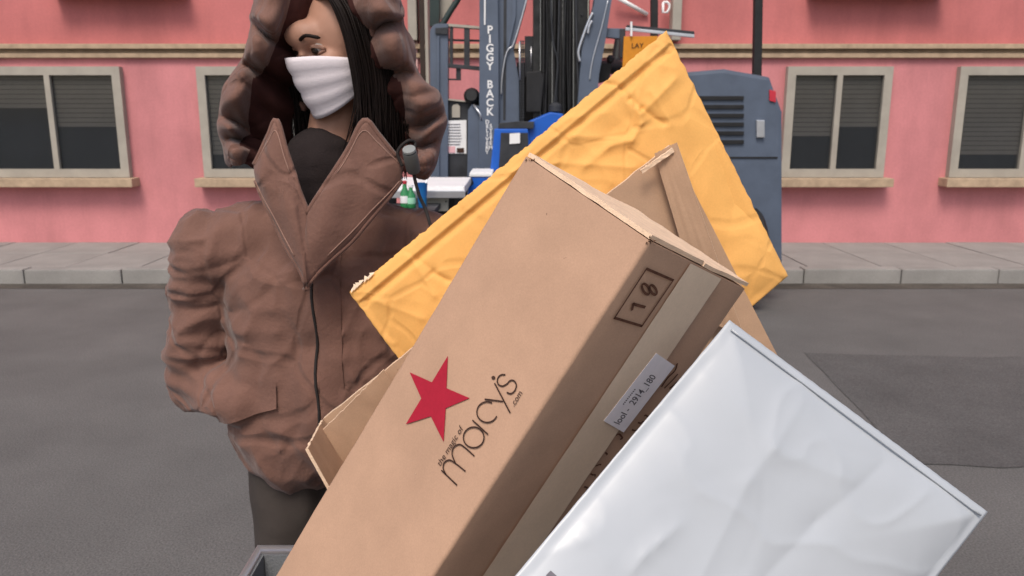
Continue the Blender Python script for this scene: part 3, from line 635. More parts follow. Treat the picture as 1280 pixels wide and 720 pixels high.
# ---- open carton behind it
oc = thing('open_carton', dep(640, 700, 1.40), 'open kraft carton whose raw rim shows behind the long carton', 'cardboard box')
K = lambda x, y, d: dep(x, y, d)
def board(name, quad, th, m, parent, raw=True, nu=24, nv=10, wav=0.0015, seed=0.0, edge='kraft_raw', bowv=0.0):
    """thick board from four corners a b c d (a-b is the raw rim), wavy and slightly bowed"""
    a, b, c, d = quad; n = (b - a).cross(d - a).normalized()
    if n.dot(C0 - a) < 0: n = -n
    vs, fs, mi = [], [], []
    for s in (0, 1):
        for i in range(nu + 1):
            for j in range(nv + 1):
                x, y = i / nu, j / nv
                p = a.lerp(b, x).lerp(d.lerp(c, x), y)
                k = wav * fnoise(Vector((x * 7 + seed, y * 4, seed)), 1) + bowv * math.sin(math.pi * x) * (1 - y)
                if j == 0: p = p + (a - d).normalized() * 0.0022 * fnoise(Vector((x * 26, seed, 3)), 1)
                vs.append(p + n * (k - s * th))
    N = (nu + 1) * (nv + 1)
    for i in range(nu):
        for j in range(nv):
            q = i * (nv + 1) + j; fs.append((q, q + nv + 1, q + nv + 2, q + 1)); q += N; fs.append((q, q + 1, q + nv + 2, q + nv + 1))
    mi = [0] * len(fs)
    for i in range(nu):
        q = i * (nv + 1); fs.append((q, q + N, q + N + nv + 1, q + nv + 1)); q += nv; fs.append((q, q + nv + 1, q + N + nv + 1, q + N))
    for j in range(nv):
        q = j; fs.append((q, q + 1, q + N + 1, q + N)); q += nu * (nv + 1); fs.append((q, q + N, q + N + 1, q + 1))
    mi += [1] * (len(fs) - len(mi))
    me = mesh(name, vs, fs); me.materials.append(M[m]); me.materials.append(M[edge])
    for p, k in zip(me.polygons, mi): p.material_index = k
    bm = bmesh.new(); bm.from_mesh(me); bmesh.ops.recalc_face_normals(bm, faces=bm.faces); bm.to_mesh(me); bm.free()
    o = link(name, me, None, parent, True); o.data.set_sharp_from_angle(angle=R(50)); return o
board('back_panel', (K(404, 524, 1.375), K(838, 181, 1.385), K(985, 470, 1.44), K(560, 790, 1.44)), 0.013, 'kraft2', oc, seed=2.0, nu=40)
board('inner_flap', (K(398, 543, 1.34), K(480, 462, 1.350), K(540, 560, 1.395), K(470, 640, 1.38)), 0.004, 'kraft2', oc, seed=5.0, wav=0.003)
board('side_panel', (K(404, 524, 1.372), K(385, 560, 1.24), K(440, 660, 1.28), K(480, 640, 1.40)), 0.005, 'kraft2', oc, seed=8.0)
board('side_panel', (K(818, 192, 1.365), K(846, 178, 1.352), K(930, 420, 1.38), K(880, 400, 1.39)), 0.005, 'kraft2', oc, seed=9.0)
board('corner_flap', (K(801, 213, 1.352), K(841, 185, 1.350), K(843, 190, 1.352), K(803, 217, 1.354)), 0.006, 'kraft_raw', oc, seed=3.0, nv=3)

# ---- padded mailers
def crease_fn(lines):
    segs = [(Vector((a[0], a[1])), Vector((b[0], b[1])), h, wd) for a, b, h, wd in lines]
    def f(x, y):
        p = Vector((x, y)); s = 0
        for a, b, h, wd in segs:
            ab = b - a; t = max(0, min(1, (p - a).dot(ab) / ab.length_squared)); dd = (p - (a + ab * t)).length
            if dd < wd: q = 1 - dd / wd; s += h * (0.35 * q + 0.65 * q ** 3)
        return s
    return f
def pillow(name, quad, nu, nv, hfun, thick, m, parent, edge=None, rag=0.0, seed=0.0, front=None):
    a, b, c, d = quad; n = (b - a).cross(d - a).normalized()
    if n.dot(C0 - a) < 0: n = -n
    vs, fs = [], []; su = (b - a).length; sv = (d - a).length
    for s in (0, 1):
        for i in range(nu + 1):
            for j in range(nv + 1):
                x, y = i / nu, j / nv
                p = a.lerp(b, x).lerp(d.lerp(c, x), y)
                ex = min(x, 1 - x) * su; ey = min(y, 1 - y) * sv; ed = min(ex, ey)
                puff = thick * (1 - math.exp(-max(0, ed - 0.012) / 0.05))
                if j == 0: p = p + (a - d).normalized() * rag * (fnoise(Vector((x * 40, seed, 0)), 1) + 0.6 * fnoise(Vector((x * 130, seed, 4)), 1))
                if i in (0, nu): p = p + (b - a).normalized() * rag * 0.6 * fnoise(Vector((y * 30, seed, 8 + i)), 1)
                h = hfun(x, y) * min(1, ed / 0.01)
                vs.append(p + n * ((puff + h) if s == 0 else (-0.0012 - 0.6 * puff)))
    N = (nu + 1) * (nv + 1)
    for i in range(nu):
        for j in range(nv):
            q = i * (nv + 1) + j; fs.append((q, q + nv + 1, q + nv + 2, q + 1)); q += N; fs.append((q, q + 1, q + nv + 2, q + nv + 1))
    k0 = len(fs)
    for i in range(nu):
        q = i * (nv + 1); fs.append((q, q + N, q + N + nv + 1, q + nv + 1)); q += nv; fs.append((q, q + nv + 1, q + N + nv + 1, q + N))
    for j in range(nv):
        q = j; fs.append((q, q + 1, q + N + 1, q + N)); q += nu * (nv + 1); fs.append((q, q + N, q + N + 1, q + 1))
    me = mesh(name, vs, fs); me.materials.append(M[m]); me.materials.append(M[edge or m])
    for k in range(k0, len(fs)): me.polygons[k].material_index = 1
    bm = bmesh.new(); bm.from_mesh(me); bmesh.ops.recalc_face_normals(bm, faces=bm.faces); bm.to_mesh(me); bm.free()
    return link(name, me, None, parent, True)
gq = (K(437, 366, 1.425), K(833, 38, 1.445), K(985, 345, 1.49), K(640, 640, 1.475))
gm = thing('padded_mailer', gq[3], 'golden yellow padded paper mailer with crumpled face behind the cartons', 'envelope')
# picture point -> position on the mailer (u along the top edge, v down)
gn = (gq[1] - gq[0]).cross(gq[3] - gq[0]).normalized()
def guv(px, py):
    p = hit(px, py, gq[0], gn) - gq[0]; A1 = gq[1] - gq[0]; A2 = gq[3] - gq[0]
    a11, a12, a22 = A1.dot(A1), A1.dot(A2), A2.dot(A2); b1, b2 = p.dot(A1), p.dot(A2); D = a11 * a22 - a12 * a12
    return ((b1 * a22 - b2 * a12) / D, (a11 * b2 - a12 * b1) / D)
gl = []
for pts, h, wd in (
    (((756,103),(778,108),(790,122),(806,133),(836,150)), -0.0075, 0.030),
    (((775,105),(800,135),(806,152),(795,172),(765,180),(735,205)), 0.0060, 0.040),
    (((690,172),(720,170),(790,172)), 0.0050, 0.045), (((640,215),(700,202),(800,204)), 0.0045, 0.04),
    (((730,120),(757,104),(768,88)), -0.004, 0.04), (((805,140),(846,98)), 0.007, 0.05), (((815,112),(846,150)), 0.004, 0.03),
    (((806,76),(846,84)), 0.004, 0.045), (((680,140),(745,190),(770,225)), 0.0035, 0.05), (((512,318),(545,368)), 0.005, 0.03), (((505,312),(560,350)), -0.004, 0.03),
    (((460,372),(530,398)), 0.0035, 0.03), (((470,345),(498,440)), 0.004, 0.05), (((540,340),(565,350)), -0.004, 0.025), (((620,240),(690,230),(720,280)), 0.003, 0.05),
    (((468,420),(492,430)), 0.004, 0.02), (((760,140),(700,150),(660,190)), 0.004, 0.05), (((820,60),(790,110)), -0.003, 0.05)):
    q = [guv(*p) for p in pts]
    for i in range(len(q) - 1): gl.append((q[i], q[i+1], h, wd * (0.55 if h < 0 else 0.8)))
gf = crease_fn(gl)
rg = random.Random(5); gfold = [(rg.random(), rg.uniform(0.1, 1), rg.uniform(0, math.pi), rg.uniform(-0.11, 0.11), rg.uniform(0.08, 0.24)) for _ in range(30)]
def ghf(x, y):
    fold = -0.006 * max(0, 1 - abs(y - 0.062) / 0.018) + (0.004 if y < 0.05 else 0)
    X, Y = x * 0.73, y * 0.5; k = 0
    for fx, fy, an, sl, rr in gfold:                    # flat facets meeting in crisp folds
        dx, dy = X - fx * 0.73, Y - fy * 0.5; d = abs(dx * math.sin(an) - dy * math.cos(an)); l = dx * math.cos(an) + dy * math.sin(an)
        k += sl * max(0, rr * 0.45 - d) * max(0, 1 - abs(l / rr))
    p = Vector((x * 5, y * 4, 1.3))
    return fold + 0.7 * gf(x, y) + k * min(1, max(0, (y - 0.07) * 12)) + 0.003 * noise.noise(p * 0.8) + 0.0006 * noise.noise(p * 5)
pillow('body', gq, 250, 160, ghf, 0.014, 'gold', gm, 'gold_edge', 0.0035, 1.0)
# torn scrap of liner standing at the left end of the rim
vs, fs = [], []
for k in range(7):
    p = K(438 + k * 4.2 + random.uniform(-1, 1), 362 - k * 3.2, 1.421); b = len(vs)
    vs += [p, p + UP * random.uniform(0.001, 0.007) + RT * random.uniform(-0.004, 0.006), p + RT * 0.008 + UP * 0.004, p - FW * 0.002 - UP * 0.006]
    fs += [(b, b+1, b+2), (b, b+2, b+3), (b, b+3, b+1), (b+1, b+3, b+2)]
fromdata('torn_liner', vs, fs, 'gold_edge', gm)

wn = cam2w((0.28, 0.16, 0.95)).normalized(); w0 = dep(846, 482, 1.005)
H_ = lambda x, y: hit(x, y, w0, wn)
wq = (H_(912, 400), H_(1235, 640), H_(880, 1090), H_(562, 818))
wm = thing('poly_mailer', wq[2], 'white plastic mailer bag lying against the taped side of the long carton', 'envelope')
wl = []
for pts, h, wd in ((((846,655),(826,672),(806,690),(796,706)), 0.006, 0.05), (((700,640),(735,660),(760,700)), 0.003, 0.07), (((1000,500),(930,600),(880,720)), 0.006, 0.09), (((1100,580),(1020,650),(960,720)), -0.006, 0.08), (((880,470),(960,560),(1060,600)), 0.005, 0.08), (((720,668),(730,676)), 0.004, 0.02), (((840,560),(900,640)), 0.003, 0.06)):
    A1 = wq[1] - wq[0]; A2 = wq[3] - wq[0]; qq = []
    for x, y in pts:
        p = H_(x, y) - wq[0]; a11, a12, a22 = A1.dot(A1), A1.dot(A2), A2.dot(A2); b1, b2 = p.dot(A1), p.dot(A2); D = a11 * a22 - a12 * a12
        qq.append(((b1 * a22 - b2 * a12) / D, (a11 * b2 - a12 * b1) / D))
    for i in range(len(qq) - 1): wl.append((qq[i], qq[i+1], h, wd))
wf = crease_fn(wl)
def whf(x, y):
    p = Vector((x * 3, y * 4, 7.7)); rid = 1 - abs(noise.noise(p * 1.5)); return 0.32 * wf(x, y) + 0.0016 * rid ** 9 + 0.004 * noise.noise(p * 0.6)
wb = pillow('body', wq, 110, 130, whf, 0.022, 'poly', wm, None, 0.0006, 2.0)
hs = []; a_, b_, c_, d_ = wq
for k in range(25): hs.append(a_.lerp(b_, 0.02 + 0.96 * k / 24).lerp(d_.lerp(c_, k / 24), 0.022) + wn * 0.0045)
tube('heat_seal', hs, 0.0016, 'poly', wm, 6)
from mathutils.bvhtree import BVHTree
wbv = BVHTree.FromPolygons([v.co for v in wb.data.vertices], [tuple(p.vertices) for p in wb.data.polygons])
sm_ = []
for x, y in ((682, 719), (688, 713), (696, 720), (690, 726)):
    h = wbv.ray_cast(C0 - wb.matrix_world.translation, ray(x, y).normalized())[0]; sm_.append((h + wb.matrix_world.translation if h else H_(x, y)) + wn * 0.0008)
prism('dark_mark', sm_, wn * 0.0004, 'ink_grey', wm)

# ---- canvas hamper that holds the pile
hp = thing('hamper_cart', (0.08, 1.1, 0), 'grey canvas hamper cart on casters under the parcels', 'cart')
x0, x1, y0, y1, zf, zr = -0.50, 0.62, 0.66, 1.44, 0.50, 0.66
for nm, lo, hi in (('canvas_side', (x0, y0, zf - 0.12), (x0 + 0.012, y1, zr)), ('canvas_side', (x1 - 0.012, y0, zf - 0.12), (x1, y1, zr)), ('canvas_side', (x0 + 0.013, y0, zf - 0.12), (x1 - 0.013, y0 + 0.012, zr)), ('canvas_side', (x0 + 0.013, y1 - 0.012, zf - 0.12), (x1 - 0.013, y1, zr)), ('canvas_floor', (x0 + 0.013, y0 + 0.013, zf - 0.12), (x1 - 0.013, y1 - 0.013, zf - 0.108))):
    box(nm, lo, hi, 'canvas', hp)
tube('rim_tube', [(x0, y0, zr), (x1, y0, zr), (x1, y1, zr), (x0, y1, zr), (x0, y0 + 0.01, zr)], 0.014, 'chrome', hp, 10)
for x in (x0 + 0.02, x1 - 0.05):
    for y in (y0 + 0.02, y1 - 0.05):
        box('leg', (x, y, 0.1), (x + 0.03, y + 0.03, zf - 0.121), 'dark_steel', hp)
        lathe('caster', [(0.02, 0), (0.05, 0.004), (0.05, 0.026), (0.02, 0.03)], (x, y + 0.015, 0.05), 'black', hp, 18, Vector((1, 0, 0)))

# ================================================================== THE PERSON
PY = 1.66
Hd = at(425, 60, PY)                                   # head centre
fd = Vector((-0.66, -0.72, -0.22)).normalized()        # where the face looks
fs_ = fd.cross(Vector((0, 0, 1))).normalized(); fu = fs_.cross(fd).normalized()
def hp_(f, s, z): return Hd + fd * f + fs_ * s + fu * z # head-frame point: forward, to the person's own right, up
SR = at(534, 318, PY); SL = at(262, 300, PY); SR.z = SL.z = (SR.z + SL.z) / 2
TX = (SR.x + SL.x) / 2
pr = thing('person', (TX, PY, 0), 'person in brown hooded work jacket standing behind the parcels', 'person')
nb_ = Vector((TX + 0.01, PY + 0.03, SR.z + 0.09))
hipc = Vector((TX, PY + 0.03, 0.92))
elb = {1: Vector((SR.x + 0.06, PY + 0.06, SR.z - 0.30)), -1: Vector((SL.x - 0.07, PY + 0.05, SR.z - 0.30))}
wri = {1: Vector((TX + 0.15, PY - 0.085, 0.90)), -1: Vector((TX - 0.15, PY - 0.085, 0.90))}
body = [(Hd + Vector((0, 0, 0.025)) - fd * 0.012, (0.078, 0.094, 0.098)), (hp_(0.03, 0, -0.055), 0.062), (hp_(0.062, 0, -0.095), 0.030), (hp_(0.052, 0.03, -0.025), 0.036), (hp_(0.052, -0.03, -0.025), 0.036),
        (hp_(0.070, 0, 0.035), (0.045, 0.03, 0.03)), (hp_(0.098, 0, -0.028), 0.0155), (hp_(0.090, 0, 0.0), 0.010), (hp_(0.072, 0, -0.066), (0.024, 0.020, 0.010)),
        (hp_(-0.005, 0.082, -0.01), (0.012, 0.018, 0.028)), (hp_(-0.005, -0.082, -0.01), (0.012, 0.018, 0.028)),
        (Hd - Vector((0, -0.02, 0.06)), nb_, 0.056, 0.062), (nb_ + Vector((0, 0.02, 0)), hipc + Vector((0, 0.01, 0.3)), 0.06, 0.105), (hipc + Vector((0, 0.01, 0.25)), hipc, 0.10, 0.115),
        (nb_ - Vector((0, -0.02, 0.08)), SR, 0.055, 0.05), (nb_ - Vector((0, -0.02, 0.08)), SL, 0.055, 0.05)]
for s in (1, -1):
    S = SR if s == 1 else SL
    body += [(S, elb[s], 0.05, 0.042), (elb[s], wri[s], 0.040, 0.028)]
    hip = hipc + Vector((s * 0.09, 0, -0.03)); kn = Vector((hip.x + s * 0.01, PY + 0.01, 0.50)); an = Vector((hip.x + s * 0.01, PY + 0.05, 0.10))
    body += [(hip, kn, 0.085, 0.055), (kn, an, 0.052, 0.036), (an, an + Vector((s * 0.02, -0.14, -0.05)), 0.036, 0.03)]
    for k in range(4): # fingers curled in the pocket
        q = wri[s] + Vector((-s * 0.06, 0.02 + 0.016 * (k - 1.5), -0.045 - 0.004 * k)); body += [(wri[s], q, 0.016, 0.011), (q, q + Vector((-s * 0.03, 0.004, -0.03)), 0.0095, 0.008)]
    body += [(wri[s] + Vector((-s * 0.02, -0.005, -0.005)), wri[s] + Vector((-s * 0.065, -0.005, -0.03)), 0.012, 0.009)]
bo = voxel('body', body, 0.0062, 'skin', pr, None, 5)
for s in (1, -1):
    ey = lathe('eye', [(0.002, -0.0105), (0.009, -0.007), (0.0112, 0.0), (0.009, 0.007), (0.002, 0.0112)], hp_(0.0735, 0.032 * s, 0.008), 'eye', bo, 16, fd)
    lathe('iris', [(0.0088, 0.0070), (0.0078, 0.0112), (0.002, 0.0138)], hp_(0.0735, 0.032 * s, 0.008), 'iris', ey, 16, (fd * 1 + fu * -0.25).normalized())
    tube('eyebrow', smoothpath([hp_(0.096, 0.014 * s, 0.030), hp_(0.094, 0.034 * s, 0.036), hp_(0.080, 0.056 * s, 0.028)], 4), [0.0035] * 8 + [0.0015], 'hair', bo, 8)
    tube('eyelid', smoothpath([hp_(0.077, 0.017 * s, 0.009), hp_(0.0835, 0.032 * s, 0.0145), hp_(0.068, 0.047 * s, 0.008)], 4), 0.0042, 'skin', bo, 8)
    tube('eyelid', smoothpath([hp_(0.076, 0.018 * s, 0.005), hp_(0.0810, 0.032 * s, 0.0005), hp_(0.068, 0.046 * s, 0.005)], 4), 0.0034, 'skin', bo, 8)
# face mask: shell over nose, mouth and chin with side loops
vs, fs = [], []; nu_, nv_ = 22, 14
for s in (0, 1):
    for i in range(nu_ + 1):
        for j in range(nv_ + 1):
            x = -1 + 2 * i / nu_; y = j / nv_; ang = x * 1.25
            rr = 0.100 + 0.029 * math.exp(-(x / 0.26) ** 2) * (1 - 0.65 * y) - 0.018 * y * y - (0.004 if s else 0)
            rr += 0.0035 * abs(math.sin(y * 11)) * (1 - x * x)
            top = 0.002 - 0.022 * abs(x) ** 1.5; bot = -0.122 + 0.045 * abs(x) ** 1.5
            vs.append(hp_(rr * math.cos(ang) - 0.004, rr * 0.98 * math.sin(ang), top + (bot - top) * y))
N = (nu_ + 1) * (nv_ + 1)
for i in range(nu_):
    for j in range(nv_):
        q = i * (nv_ + 1) + j; fs.append((q, q + nv_ + 1, q + nv_ + 2, q + 1)); q += N; fs.append((q, q + 1, q + nv_ + 2, q + nv_ + 1))
for i in range(nu_):
    q = i * (nv_ + 1); fs.append((q, q + N, q + N + nv_ + 1, q + nv_ + 1)); q += nv_; fs.append((q, q + nv_ + 1, q + N + nv_ + 1, q + N))
for j in range(nv_):
    q = j; fs.append((q, q + 1, q + N + 1, q + N)); q += nu_ * (nv_ + 1); fs.append((q, q + N, q + N + 1, q + 1))
fm = fromdata('face_mask', vs, fs, 'mask', pr, True)
for s in (1, -1):
    tube('ear_loop', smoothpath([hp_(0.028, 0.094 * s, -0.022), hp_(0.0, 0.097 * s, 0.012), hp_(-0.014, 0.097 * s, -0.01), hp_(0.0, 0.094 * s, -0.05), hp_(0.028, 0.092 * s, -0.074)], 4), 0.002, 'white', fm, 6)
# hair: locks from the parting down both sides of the face
vs, fs = [], []; rn = random.Random(11)
for k in range(900):
    s = 1 if k % 2 else -1; t = rn.random(); fz = rn.uniform(-0.08, 0.052)
    l0 = hp_(fz * 0.7, s * 0.008, 0.128 - 0.9 * abs(fz) ** 1.6 * 4); out = 0.094 + 0.020 * rn.random()
    p1 = hp_(fz * 1.05, s * out * 0.72, 0.095); p2 = hp_(fz + 0.006, s * out, 0.02 + 0.02 * rn.random()); p3 = hp_(fz + 0.012, s * (out + 0.004), -0.08)
    ln = rn.uniform(0.16, 0.27); p4 = hp_(fz + 0.03 + 0.02 * rn.random(), s * (out - 0.004 + 0.02 * rn.uniform(-1, 1)), -ln)
    path = smoothpath([l0, p1, p2, p3, p4], 4); rr = [0.0024 * (1 - 0.75 * (i / (len(path) - 1)) ** 2) for i in range(len(path))]
    add_tube(vs, fs, path, rr, 4)
fromdata('hair', vs, fs, 'hair', pr, True)
# jacket
jk = [(nb_ - Vector((0, -0.01, 0.07)), SR + Vector((0, 0, -0.01)), 0.105, 0.085), (nb_ - Vector((0, -0.01, 0.07)), SL + Vector((0, 0, -0.01)), 0.105, 0.085),
      (Vector((TX, PY + 0.02, SR.z - 0.10)), (0.215, 0.150, 0.17)), (Vector((TX, PY + 0.02, SR.z - 0.30)), (0.205, 0.155, 0.20)), (Vector((TX, PY + 0.02, 0.90)), (0.205, 0.155, 0.19))]
for s in (1, -1):
    S = SR if s == 1 else SL
    jk += [(Vector((TX + s * 0.065, PY + 0.02, 1.08)), Vector((TX + s * 0.07, PY + 0.02, 0.83)), 0.145, 0.150), (S, elb[s], 0.082, 0.072), (elb[s], wri[s] + Vector((0, 0.015, 0.02)), 0.070, 0.054)]
def cloth(p, f, amp):                                   # soft hills parted by sharp valleys
    q = p + Vector((noise.noise(p * 5), noise.noise(p * 5 + Vector((9, 0, 0))), 0)) * 0.03
    return amp * (0.5 * noise.noise(q * f * 0.6) - 1.0 * (1 - abs(noise.noise(Vector((q.x * f, q.y * f, q.z * f * 1.6))))) ** 9)
def jdisp(p, n):
    wv = Vector((noise.noise(p * 4), noise.noise(p * 4 + Vector((7, 0, 0))), noise.noise(p * 4 + Vector((0, 7, 0)))))
    q = p + wv * 0.045; arm = abs(p.x - TX) > 0.21
    sx, sz = (5, 15) if arm else (9, 5)
    a1 = noise.noise(Vector((q.x * sx + q.z * 3, q.y * sx, q.z * sz - q.x * 3))); a2 = noise.noise(Vector((q.x * sx * 2.1 - q.z * 4, q.y * sx * 2, q.z * sz * 1.9)) + Vector((3, 3, 3)))
    k = 0.009 * noise.noise(p * 4) + 0.013 * (1 - abs(a1)) ** 3 - 0.008 + 0.004 * (1 - abs(a2)) ** 4 - 0.005 * (1 - abs(noise.noise(q * 8 + Vector((1, 1, 1))))) ** 12
    d = min((p - elb[1]).length, (p - elb[-1]).length)
    if d < 0.14: k += 0.006 * math.sin((p.z + 0.4 * p.x) * 120 + 4 * noise.noise(p * 10)) * (1 - d / 0.14)
    return k
ja = voxel('jacket', jk, 0.0062, 'jacket', pr, jdisp, 10)
from mathutils.bvhtree import BVHTree
bvh = BVHTree.FromPolygons([ja.matrix_world @ v.co for v in ja.data.vertices], [tuple(p.vertices) for p in ja.data.polygons])
def onj(x, z, off=0.0):
    h = bvh.ray_cast(Vector((x, 0.8, z)), Vector((0, 1, 0))); return (h[0] if h[0] else Vector((x, PY, z))) + Vector((0, -off, 0))
zx = at(383, 330, 1.5).x
tube('zip', [onj(zx + 0.003 * math.sin(t), SR.z + 0.05 - t * 0.026, 0.001) for t in range(18)], 0.003, 'cord', ja, 8)
vs, fs = [], []
for t in range(28):
    z = SR.z + 0.05 - t * 0.0165
    for k, dx in enumerate((0.008, 0.03, 0.052)): vs.append(onj(zx + dx + 0.002 * noise.noise(Vector((t * 0.4, 0, 0))), z, 0.009 if k < 2 else 0.003))
for t in range(27):
    for k in range(2): q = t * 3 + k; fs.append((q, q + 3, q + 4, q + 1))
fromdata('placket', vs, fs, 'jacket', ja, True)
for s in (1, -1):
    cx_, cz_ = TX + s * 0.115 - 0.02, 0.955; vs, fs = [], []
    for i in range(9):
        for j in range(5): vs.append(onj(cx_ + s * (i / 8 - 0.5) * 0.13, cz_ - 0.35 * (i / 8 - 0.5) * 0.13 - j * 0.013, 0.006 + 0.003 * (j == 4)))
    for i in range(8):
        for j in range(4): q = i * 5 + j; fs.append((q, q + 1, q + 6, q + 5))
    fromdata('pocket_flap', vs, fs, 'jacket', ja, True)
# hood: shell round the head with a face opening, plus the slack cloth bunched round its foot
def hood_shell():
    bm = bmesh.new(); vs, fs = [], []; n_t, n_p = 40, 56; cen = Hd + Vector((0.0, 0.035, 0.02)); grid = {}
    for lay in (0, 1):
        for i in range(n_t + 1):
            th = math.pi * (0.02 + 0.80 * i / n_t)
            for j in range(n_p + 1):
                ph = -math.pi + (2 * math.pi) * j / n_p
                dirv = Vector((math.sin(th) * math.sin(ph), math.sin(th) * math.cos(ph), math.cos(th)))
                rx = 0.152 + 0.050 * max(0, math.cos(math.pi - th)) if False else 0.132 + 0.05 * max(0.0, (i / n_t - 0.35))
                r_ = Vector((rx, 0.165, 0.178))
                p = Vector((dirv.x * r_.x, dirv.y * r_.y, dirv.z * r_.z)) * (1 - 0.11 * lay)
                q = cen + p
                k = -0.022 * (1 - abs(noise.noise(Vector((q.x * 5, q.y * 5, q.z * 9 + q.x * 6))))) ** 7 + 0.008 * noise.noise(q * 7)
                if not lay: q += dirv * k
                grid[lay, i, j] = (q, dirv)
    idx = {}
    def ok(i, j):
        d = grid[0, i, j][1]; a = d.dot(Vector((-0.50, -0.85, 0.0)).normalized()); return a < 0.47 - 0.16 * max(0, -d.z)
    for key, (q, d) in grid.items(): idx[key] = len(vs); vs.append(q)
    full = set((i, j) for i in range(n_t) for j in range(n_p) if ok(i, j) and ok(i+1, j) and ok(i, j+1) and ok(i+1, j+1))
    for i, j in full:
        a, b, c, d = (i, j), (i, j+1), (i+1, j+1), (i+1, j)
        fs.append(tuple(idx[(0,) + t] for t in (a, b, c, d))); fs.append(tuple(idx[(1,) + t] for t in (d, c, b, a)))
        for (p, q, nbk) in ((a, b, (i-1, j)), (b, c, (i, j+1)), (c, d, (i+1, j)), (d, a, (i, j-1))):
            w_ = (nbk[0], nbk[1] % n_p)
            if w_ not in full:
                fs.append((idx[(0,) + q], idx[(0,) + p], idx[(1,) + p], idx[(1,) + q]))
    me = mesh('hood', vs, fs); bm.from_mesh(me); bmesh.ops.remove_doubles(bm, verts=bm.verts, dist=0.0004)
    bmesh.ops.delete(bm, geom=[v for v in bm.verts if not v.link_faces], context='VERTS')
    bmesh.ops.recalc_face_normals(bm, faces=bm.faces)
    for _ in range(3): bmesh.ops.smooth_vert(bm, verts=bm.verts, factor=0.5, use_axis_x=True, use_axis_y=True, use_axis_z=True)
    bm.to_mesh(me); bm.free()
    o = link('hood', me, 'jacket', pr, True); ms = o.modifiers.new('s', 'SUBSURF'); ms.levels = 1; ms.render_levels = 1; return o
hood_shell()
HR = [
 [(425,-55,1.58),(450,-58,1.54),(470,-60,1.545),(484,-60,1.59),(486,-60,1.72)],
 [(440,3,1.56),(462,-2,1.53),(482,-3,1.535),(497,0,1.58),(499,0,1.72)],
 [(452,30,1.57),(470,28,1.515),(489,18,1.515),(503,15,1.58),(504,15,1.72)],
 [(460,52,1.60),(472,46,1.585),(487,34,1.58),(501,25,1.60),(502,24,1.72)],
 [(466,66,1.57),(480,58,1.53),(495,46,1.525),(507,46,1.58),(508,46,1.72)],
 [(474,90,1.58),(487,82,1.545),(501,72,1.54),(514,71,1.59),(515,71,1.72)],
 [(477,104,1.64),(491,98,1.62),(508,88,1.60),(521,86,1.61),(522,86,1.72)],
 [(480,124,1.61),(500,110,1.575),(520,99,1.55),(535,104,1.59),(536,104,1.72)],
 [(484,140,1.63),(503,126,1.58),(521,113,1.545),(545,116,1.595),(546,116,1.72)],
 [(480,160,1.64),(505,150,1.62),(528,130,1.54),(551,134,1.59),(553,134,1.72)],
 [(480,176,1.66),(502,170,1.65),(527,154,1.625),(553,146,1.61),(555,146,1.72)],
 [(488,186,1.66),(514,176,1.63),(537,162,1.55),(556,158,1.60),(557,158,1.72)],
 [(498,192,1.64),(519,184,1.625),(538,176,1.61),(549,178,1.62),(550,178,1.72)],
 [(504,196,1.59),(521,190,1.56),(536,190,1.55),(545,196,1.59),(546,196,1.70)],
 [(509,203,1.575),(521,204,1.55),(532,206,1.55),(540,207,1.58),(541,207,1.68)],
 [(514,214,1.575),(522,216,1.565),(530,217,1.57),(534,216,1.58),(535,214,1.66)]]
def hood_side(sgn):
    rows = []
    for r_ in HR:
        x0, y0, Y0 = r_[0]
        q = [(x0 - 46, y0 + 12, Y0 + 0.075), (x0 - 22, y0 + 8, Y0 + 0.03)] + r_
        if sgn < 0: q = [(396 - (x - 396) * 0.76, y + 5 * math.sin(y * 0.05), Y + 0.015) for x, y, Y in q]
        rows.append(smoothpath([at(*t) for t in q], 8))
    cols = [smoothpath([r_[k] for r_ in rows], 8) for k in range(len(rows[0]))]
    nc, nr = len(cols), len(cols[0]); vs, fs, mi = [], [], []
    for k in range(nc):
        for j in range(nr):
            p = cols[k][j]; p = p + Vector((0, 0, 0.026 * noise.noise(Vector((p.x * 14 + sgn, p.z * 3, 2.0))))) * min(1, k / 12)
            wq_ = p + Vector((noise.noise(p * 7), 0, noise.noise(p * 7 + Vector((4, 0, 0))))) * 0.04
            am = 0.006 * noise.noise(Vector((p.x * 10, p.z * 10, sgn * 4.0))) + 0.005 * (1 - abs(noise.noise(Vector((wq_.x * 12 + wq_.z * 6, sgn * 2.0, wq_.z * 13 - wq_.x * 8))))) ** 4 - 0.005 * (1 - abs(noise.noise(Vector((wq_.x * 16, sgn * 5.0, wq_.z * 24))))) ** 12
            vs.append(p + Vector((0, -am, 0)))
    for k in range(nc - 1):
        for j in range(nr - 1):
            q = k * nr + j; fs.append((q, q + 1, q + nr + 1, q + nr)); mi.append(1 if k < 17 + 8 * min(1, max(0, (j - 40) / 16)) * (1 if j < 104 else 0) else 0)  # inner cells take the shaded lining colour, a wider band lower down
    me = mesh('hood_side', vs, fs); me.materials.append(M['jacket']); me.materials.append(M['lining_shade'])
    for p, m_ in zip(me.polygons, mi): p.material_index = m_
    o = link('hood_side', me, None, pr, True); md = o.modifiers.new('t', 'SOLIDIFY'); md.thickness = 0.005; md.offset = 0
    return o
hood_side(1); hood_side(-1)
# dark undershirt filling the neck of the jacket
voxel('undershirt', [(nb_ + Vector((0, -0.02, -0.10)), nb_ + Vector((0.005, -0.03, 0.085)), 0.100, 0.078)], 0.008, mat('dark_knit', (0.016, 0.010, 0.010), 0.95, bump=0.4, bscale=300), pr, lambda p, n: 0.004 * noise.noise(Vector((p.x * 12, p.y * 12, p.z * 40))), 4)
